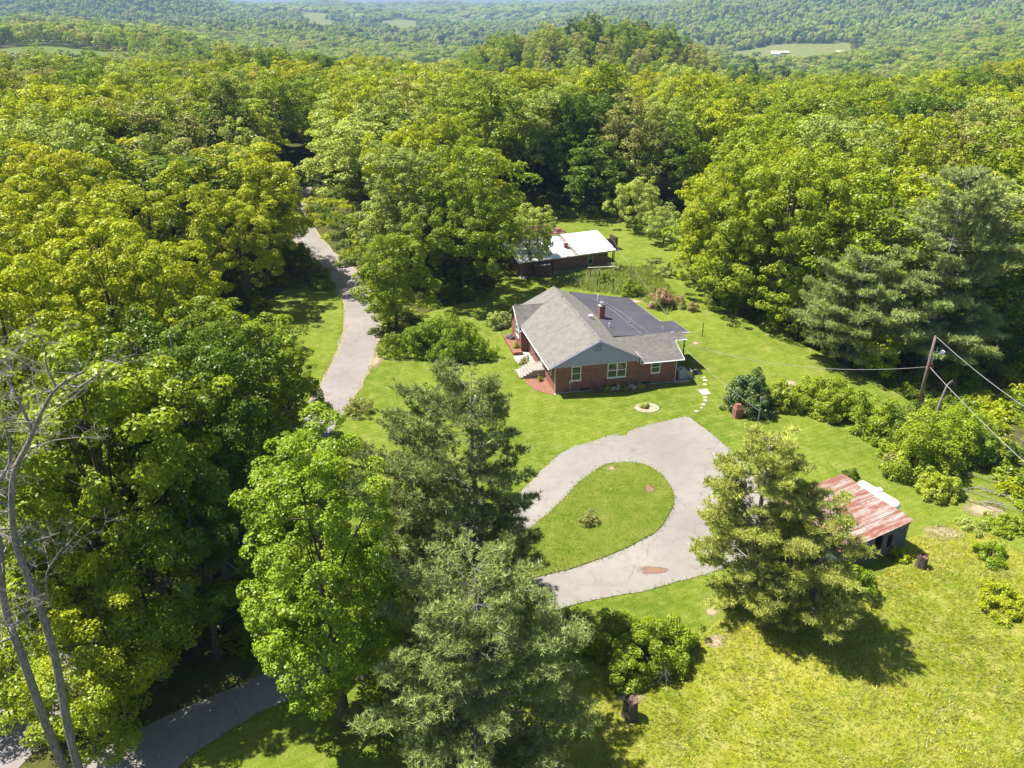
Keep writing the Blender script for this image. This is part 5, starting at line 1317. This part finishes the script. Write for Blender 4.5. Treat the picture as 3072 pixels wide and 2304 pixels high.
def blades(name, n, box, keep, drop, h, w, mats, label, lean=.5, nb=3, prob=None, clump=0.0, zb=0.0):
    g = RNG; P = np.stack([g.uniform(box[0], box[2], n), g.uniform(box[1], box[3], n)], 1)
    m = poly_mask(keep, P)
    for d in drop: m &= ~poly_mask(d, P)
    P = P[m]; n = len(P)
    k = .5 + .5*np.sin(P[:, 0]*.9 + 1.7*np.sin(P[:, 1]*.5)) * np.cos(P[:, 1]*.8 + np.sin(P[:, 0]*.7))
    if clump: P = P[g.uniform(size=n) < (1-clump) + clump*k]; n = len(P); k = .5 + .5*np.sin(P[:, 0]*.9 + 1.7*np.sin(P[:, 1]*.5)) * np.cos(P[:, 1]*.8 + np.sin(P[:, 0]*.7))
    P = np.repeat(P, nb, 0) + g.normal(0, w*2.5, (n*nb, 2)); k = np.repeat(k, nb); N = n*nb
    hh = h*g.uniform(.5, 1.3, N)*(.6+.7*k); wd = .9*np.sin(P[:, 0]*.33 + P[:, 1]*.21)
    a = g.uniform(0, 6.28, N); lx = lean*hh*(g.normal(0, .6, N) + .7*np.cos(wd)); ly = lean*hh*(g.normal(0, .6, N) + .7*np.sin(wd))
    v = np.zeros((N, 3, 3)); v[:, 0, :2] = P + np.stack([np.cos(a), np.sin(a)], 1)*w; v[:, 1, :2] = P - np.stack([np.cos(a), np.sin(a)], 1)*w
    v[:, :2, 2] = zb; v[:, 2, 0] = P[:, 0]+lx; v[:, 2, 1] = P[:, 1]+ly; v[:, 2, 2] = zb + hh
    me = mesh_from_arrays(name, v.reshape(-1, 3), 3, mats, {'tint': np.clip(g.normal(.5, .2, N), 0, 1)}, (g.uniform(size=N) < .32*k).astype(int))
    tag(link(name, me), label, kind='stuff')
M['blade'] = mat_leaf('grass_blade', (.27, .34, .02), .25, .35, .02, (.36, .38, .03), (.45, .42, .05))
M['blade_pale'] = mat_leaf('grass_blade_pale', (.50, .50, .20), .2, .3, .03, (.5, .45, .2))
M['blade_lawn'] = mat_leaf('lawn_blade', (.19, .26, .03), .3, .3, .03)
blades('meadow_grass', 60000, (2, 26, 44, 58), mead_s, [shed_s], .20, .017, [M['blade'], M['blade_pale']], 'long leaning meadow grass in the right foreground', .65, 4, clump=.4, zb=.02)
blades('lawn_grass', 90000, (-14, 30, 46, 90), lawn_s, [drive_s, mead_s, house_s, shed_s, lane_s], .07, .016, [M['blade_lawn'], M['blade_lawn']], 'short mown grass blades of the lawn', .5, 2, clump=.3, zb=.012)
blades('island_turf', 24000, (-4, 42, 18, 66), isl_s, [], .09, .016, [M['blade_lawn'], M['blade_lawn']], 'short grass blades on the driveway island', .5, 3, clump=.3, zb=.10)
blades('garden_weeds', 26000, (2, 92, 30, 118), [tuple(at(u, v)[:2]) for u, v in ((1640, 850), (1700, 800), (1860, 800), (1960, 800), (2040, 900), (2000, 945), (1900, 890), (1700, 865))], [house_s], .45, .03, [M['blade_lawn'], M['blade_pale']], 'tall weedy grass in the old garden', .6, 4, clump=.6, zb=.01)
def edge_grass(name, lines, h, label, zb=.02, per=16):
    g = RNG; V = []
    for L in lines:
        for i in range(len(L)-1):
            a = np.array(L[i][:2]); b = np.array(L[i+1][:2]); l = np.linalg.norm(b-a); n = int(l*per); t = g.uniform(0, 1, (n, 1))
            V.append(a + (b-a)*t + g.normal(0, .09, (n, 2)) * (1 + 1.2*np.sin(t*9 + i)))
    P = np.concatenate(V); P = P[(P[:, 1] > 25) & (P[:, 1] < 120)]; N = len(P); a = g.uniform(0, 6.28, N); v = np.zeros((N, 3, 3)); w = .03
    v[:, 0, :2] = P + np.stack([np.cos(a), np.sin(a)], 1)*w; v[:, 1, :2] = P - np.stack([np.cos(a), np.sin(a)], 1)*w
    v[:, :2, 2] = zb; v[:, 2, :2] = P + g.normal(0, .09, (N, 2)); v[:, 2, 2] = zb + h*g.uniform(.5, 1.4, N)
    tag(link(name, mesh_from_arrays(name, v.reshape(-1, 3), 3, [M['blade_lawn'], M['blade_pale']], {'tint': g.uniform(0, 1, N)}, (g.uniform(size=N) < .15).astype(int))), label, kind='stuff')
edge_grass('edge_grass', [drive_s[:120] + [drive_s[120]] if len(drive_s) > 120 else drive_s, lane_s], .14, 'ragged grass creeping over the driveway and lane edges', .03)
edge_grass('island_edge_grass', [isl_s + isl_s[:1]], .12, 'ragged grass along the rim of the grass island', .07, 30)
# buttercups in the meadow
g = RNG; P = np.stack([g.uniform(2, 42, 9000), g.uniform(27, 56, 9000)], 1); P = P[poly_mask(mead_s, P) & ~poly_mask(shed_s, P)]
k = np.sin(P[:, 0]*.55+1) * np.cos(P[:, 1]*.6) + .5*np.sin(P[:, 0]*1.7+P[:, 1]); P = P[k > .25]
pos = np.concatenate([P, g.uniform(.25, .4, (len(P), 1))], 1); nn = unit(g.normal(size=(len(P), 3))*.3+np.array([0, 0, 1]))
tag(link('buttercups', mesh_from_arrays('buttercups', leaf_quads(pos, nn, .055, g, 1.0), 4, M['yellow'])), 'tiny yellow flowers scattered in the meadow', kind='stuff')

# ------------------------------------------------------------------ near forest
print('generic forest')
GEN = []
SH = [(18, 4.8, .22), (17, 5.2, .26), (19.5, 4.6, .24), (16, 4.4, .2), (18.5, 5.6, .28), (17.5, 4.2, .22), (15, 5.0, .2)]
for i, (H, R, b) in enumerate(SH):
    GEN.append((broadleaf('forest%d' % i, rs(500+i), H, R, b, 230, 14000, .31, .82, LM['fresh green'], zmin=-.5, lumps=.34, twigs=12, low=.5), H, R))
EDGE = [(broadleaf('edge%d' % i, rs(540+i), 15+i, 5.2, .03, 240, 14000, .31, .82, LM['fresh green'], zmin=-.9, lumps=.3, twigs=12, low=.5), 15+i, 5.2) for i in range(3)]
SPARSE = broadleaf('sparse', rs(520), 17, 4.0, .3, 60, 1500, .28, 1.2, LM['olive brown'], zmin=-.4, twigs=40)
def lane_dist(x, y):
    d = 1e9
    for i in range(len(LANE)-1):
        a = LANE[i]; b = LANE[i+1]; ab = b-a; t = max(0, min(1, ((x-a.x)*ab.x + (y-a.y)*ab.y)/(ab.x**2+ab.y**2)))
        d = min(d, math.hypot(x-a.x-ab.x*t, y-a.y-ab.y*t))
    return d
strip_s = [(p.x, p.y) for p in strip_lawn]
rf = random.Random(21); cand = []
yy = 28.0; row = 0
while yy < 345:
    sp = 8.2 if yy < 200 else 8.8
    xx = -yy*.78 - 14 + (row % 2)*sp*.5
    while xx < yy*.78 + 14:
        x = xx + rf.uniform(-2.8, 2.8); y = yy + rf.uniform(-2.8, 2.8); cand.append((x, y)); xx += sp
    yy += sp*.87; row += 1
PC = np.array(cand)
ok = ~poly_mask(lawn_s, PC) & ~poly_mask(strip_s, PC)
# distance to lawn edge
LS = np.array(lawn_s); 
dl = np.min(np.hypot(PC[:, None, 0]-LS[None, :, 0], PC[:, None, 1]-LS[None, :, 1]), axis=1)
ok &= dl > 3.2
trees = []; edge_of = {}
STS = np.array([(p.x, p.y) for p in LANE[:10]])
dl2 = np.min(np.hypot(PC[:, None, 0]-STS[None, :, 0], PC[:, None, 1]-STS[None, :, 1]), axis=1)
edge_of = {c: min(a, b) for c, a, b in zip(cand, dl, dl2)}
for (x, y), k in zip(cand, ok):
    if not k or lane_dist(x, y) < (8.0 if y > 80 else 4.2): continue
    if any(math.hypot(x-a, y-b) < max(2.8, r*.72) for a, b, r in HERO): continue
    u, v, zc = to_px(x, y, 10)
    if u < -250 or u > 3330: continue
    if y < 95 and u < 1000 and v > 700: continue        # hand placed woods on the left
    if y < 74 and x > 0 and (u < 3300 or y < 62): continue
    if 1480 < u < 2100 and y < 138: continue            # clearing behind the brown house
    trees.append((x, y, u))
ORD = ['leftmost', 'second from left', 'third from left', 'fourth from left', 'fifth from left', 'sixth from left', 'seventh from left', 'eighth from left', 'ninth from left', 'tenth from left', 'eleventh from left', 'twelfth from left']
ORD += ['%dth from left' % k for k in range(13, 60)]
def zone(u):
    for lim, n in ((650, 'woods at far left'), (1100, 'woods beyond upper lane'), (1560, 'woods behind the spreading tree'), (2080, 'woods behind white-roofed house'), (2620, 'woods above the dark maple')):
        if u < lim: return n
    return 'woods at right edge'
def rowname(y): return 'front row' if y < 118 else 'second row' if y < 142 else 'third row' if y < 170 else 'fourth row' if y < 200 else 'rear row'
cols = list(LEAF)
def pick_col(x, y, u):
    n = math.sin(x*.045+1.3)*math.cos(y*.038) + .6*math.sin(x*.11-y*.09); r = rf.random()
    if 1640 < u < 2060 and y < 175: w = [.05, .30, .10, .50, .0, .05]
    elif u < 1000: w = [.30+.12*n, .34, .08, .14-.06*n, .06, .08]
    elif u < 1700: w = [.16, .30, .28+.1*n, .10, .05, .11]
    else: w = [.30+.12*n, .36, .16, .12, .04, .02]
    s = sum(w); acc = 0
    for c, q in zip(cols, w):
        acc += q/s
        if r < acc: return c
    return cols[0]
trees.sort(key=lambda t: t[1])
SINGLE = trees[:300]; REST = trees[300:]
info = []
for (x, y, u) in SINGLE: info.append((x, y, u, pick_col(x, y, u)))
grp = {}
for t in info: grp.setdefault((zone(t[2]), rowname(t[1]), t[3]), []).append(t)
for (zn, rn, c), L in grp.items():
    L.sort(key=lambda t: t[2])
    for i, (x, y, u, _) in enumerate(L):
        ms, H, R = GEN[rf.randrange(len(GEN))]
        if c == 'olive brown' and rf.random() < .6: ms, H, R = SPARSE, 17, 4
        if edge_of.get((x, y), 99) < 9: ms, H, R = EDGE[rf.randrange(3)]
        s = rf.uniform(1.0, 1.75); sz = rf.uniform(.80, 1.32) * (1.0 if y < 200 else .95)
        if y < 85: sz *= .85
        lab = f'{c} tree, {ORD[i]}, {rn} of {zn}' if len(L) > 1 else f'only {c} tree in {rn} of {zn}'
        place_tree('forest_tree', ms, (x, y, tz1(x, y)), lab, 'tree', f'{c} trees in {rn} of {zn}', rf.uniform(0, 6.28), (s, s, sz), LM[c])
def source(name, me, m):
    o = bpy.data.objects.new(name, me); o.material_slots[0].link = 'OBJECT'; o.material_slots[0].material = m; return o
# low undergrowth along the wood edges
uc = [bush_mesh('under%d' % i, rs(700+i), 1.3, 1.1, LM['fresh green'], 700, .20, 26, .36)[0] for i in range(3)]
USRC = [source('under_%02d_%d' % (i, j), me, LM[c]) for i, me in enumerate(uc) for j, c in enumerate(('fresh green', 'deep green', 'bright yellow green'))]
r3 = np.random.default_rng(77); UP = np.stack([r3.uniform(-110, 90, 16000), r3.uniform(26, 190, 16000)], 1)
um = ~poly_mask(lawn_s, UP) & ~poly_mask(strip_s, UP) & ~poly_mask(lane_s, UP) & ~poly_mask(drive_s, UP)
um &= np.abs(UP[:, 0]) < UP[:, 1]*.72 + 8
um &= ((UP[:, 0] > 15) & (r3.uniform(size=16000) < .75)) | (r3.uniform(size=16000) < .32)
UP = UP[um]; n = len(UP)
scatter('undergrowth', np.concatenate([UP, tz(UP[:, 0], UP[:, 1])[:, None]-.1], 1), r3.uniform(0, 6.28, n), r3.uniform(.5, 1.5, n), r3.integers(0, 9, n), USRC, 'low leafy undergrowth covering the forest floor', r3.uniform(.4, 1.3, n))
print('under', n)
# the remaining rows as one mass
srcs = []; 
for gi in (0, 1, 2, 4, 5):
    for ci, c in enumerate(cols): srcs.append(source('near_%02d_%d' % (gi, ci), GEN[gi][0][0], LM[c]))
if REST:
    pts = []; pk = []
    for (x, y, u) in REST:
        pts.append((x, y, tz1(x, y))); pk.append(rf.randrange(5)*6 + cols.index(pick_col(x, y, u)))
    n = len(pts); r2 = np.random.default_rng(5)
    scatter('forest', np.array(pts), r2.uniform(0, 6.28, n), r2.uniform(1.0, 1.7, n), pk, srcs, 'continuous green woodland canopy behind the nearest rows of trees', r2.uniform(.78, 1.2, n))
print('single', len(SINGLE), 'rest', len(REST))

# ------------------------------------------------------------------ distant woods
FARC = [('f_yellow', (.33, .40, .035)), ('f_green', (.21, .31, .04)), ('f_pale', (.37, .45, .13)), ('f_deep', (.085, .145, .03)), ('f_tan', (.36, .38, .13)), ('f_mid', (.26, .36, .04))]
FM = [mat_leaf(n, c, .14, .5, .0, (.25, .22, .06)) for n, c in FARC]
def lod(name, H, R, n, leaf, ncl, cr, k, jit=.15): return broadleaf(name, rs(k), H, R, .12, ncl, n, leaf, cr, FM[0], zmin=-.3, twigs=0, lumps=.22, jit=jit, upz=.15, low=.8)[0]
def srcset(pre, meshes): return [source('%s_%02d_%d' % (pre, i, j), me, FM[j]) for i, me in enumerate(meshes) for j in range(6)]
S1 = srcset('mid', [lod('mid%d' % i, 15+i, 4.6, 2600, .58, 70, 1.15, 600+i, .3) for i in range(3)])
S2 = srcset('far', [lod('far%d' % i, 15+i, 5.4, 420, 1.35, 12, 2.6, 610+i) for i in range(3)])
def lump(name, R, H, n, k):
    """crown seen from kilometres away: n overlapping rough domes, faceted like leaf masses"""
    g = rs(k); bm = bmesh.new()
    for j in range(n):
        r_ = bmesh.ops.create_icosphere(bm, subdivisions=2, radius=1); a = g.uniform(0, 6.28); d = 0 if j == 0 else R*g.uniform(.35, .7); q = g.uniform(.38, .6)*R
        ph = g.uniform(0, 6, 3); h = H*g.uniform(.75, 1.0)
        for v in r_['verts']:
            c = v.co; f = 1 + .16*math.sin(5*c.x+ph[0])*math.cos(5*c.y+ph[1]) + .10*math.sin(9*c.z+ph[2]) + g.uniform(-.09, .09)
            v.co = Vector((math.cos(a)*d + c.x*q*f, math.sin(a)*d + c.y*q*f, h*.55 + c.z*f*h*.45))
    me = bpy.data.meshes.new(name); bm.to_mesh(me); bm.free(); me.materials.append(FM[0])
    t_ = me.attributes.new('tint', 'FLOAT', 'FACE'); t_.data.foreach_set('value', np.clip(g.normal(.5, .13, len(me.polygons)), 0, 1).astype(np.float32)); return me
S3 = srcset('vast', [lump('vast%d' % i, 9, 14+2*i, 3, 620+i) for i in range(3)])
S4 = srcset('rim', [lump('rim%d' % i, 20, 16+2*i, 6, 630+i) for i in range(2)])
def band(name, d0, d1, sp, srcs, nm, label, smin, smax, seed):
    g = np.random.default_rng(seed); A = .74*(d1*d1-d0*d0); n = int(A/(sp*sp))
    y = np.sqrt(g.uniform(d0*d0, d1*d1, n)); x = g.uniform(-.74, .74, n)*y
    z = tz(x, y); m = ~in_field(x, y, 0)
    # open pasture strip variation: thin out where the slopes are bare
    x, y, z = x[m], y[m], z[m]; n = len(x)
    nz = np.sin(x/(sp*7)+np.sin(y/(sp*9))*2)*np.cos(y/(sp*6)+1) + .8*np.sin(x/(sp*2.3)-y/(sp*3.1))
    q = nz*.22 + g.uniform(0, 1, n)
    ci = np.select([q < .12, q < .40, q < .55, q < .68, q < .78], [3, 1, 2, 4, 0], 5)
    pk = g.integers(0, nm, n)*6 + ci
    s = g.uniform(smin, smax, n)
    scatter(name, np.stack([x, y, z-.6], 1), g.uniform(0, 6.28, n), s, pk, srcs, label, s*g.uniform(.85, 1.2, n))
    return n
tot = [band('knoll_woods', 345, 800, 7.4, S1, 3, 'woods on the knoll and hollow beyond the near forest rim', .85, 1.3, 1),
       band('valley_woods', 800, 1750, 9.6, S2, 3, 'woods over the valley floor and lower slopes', .85, 1.35, 2),
       band('hillside_woods', 1750, 3400, 16.5, S3, 3, 'hazy wooded hillside rising beyond the valley', .8, 1.3, 3),
       band('ridge_woods', 3400, 8000, 38, S4, 2, 'blue hazy woods on the far ridges', .8, 1.4, 4)]
print('far instances', tot)

# ------------------------------------------------------------------ haze
def haze():
    t = NT('haze'); t.t.links.clear()
    v = t.n('ShaderNodeVolumePrincipled'); v.inputs['Color'].default_value = (.46, .67, 1.0, 1); v.inputs['Density'].default_value = HAZE
    t.l(v.outputs[0], t.out.inputs['Volume'])
    mb = MB(); mb.box(-11000, -10000, -140, 11000, 11000, 330)
    o = mb.build('haze', t.m, uv=False); tag(o, 'thin bluish summer haze over the whole valley', kind='stuff')
HAZE = 1.2e-4
haze()
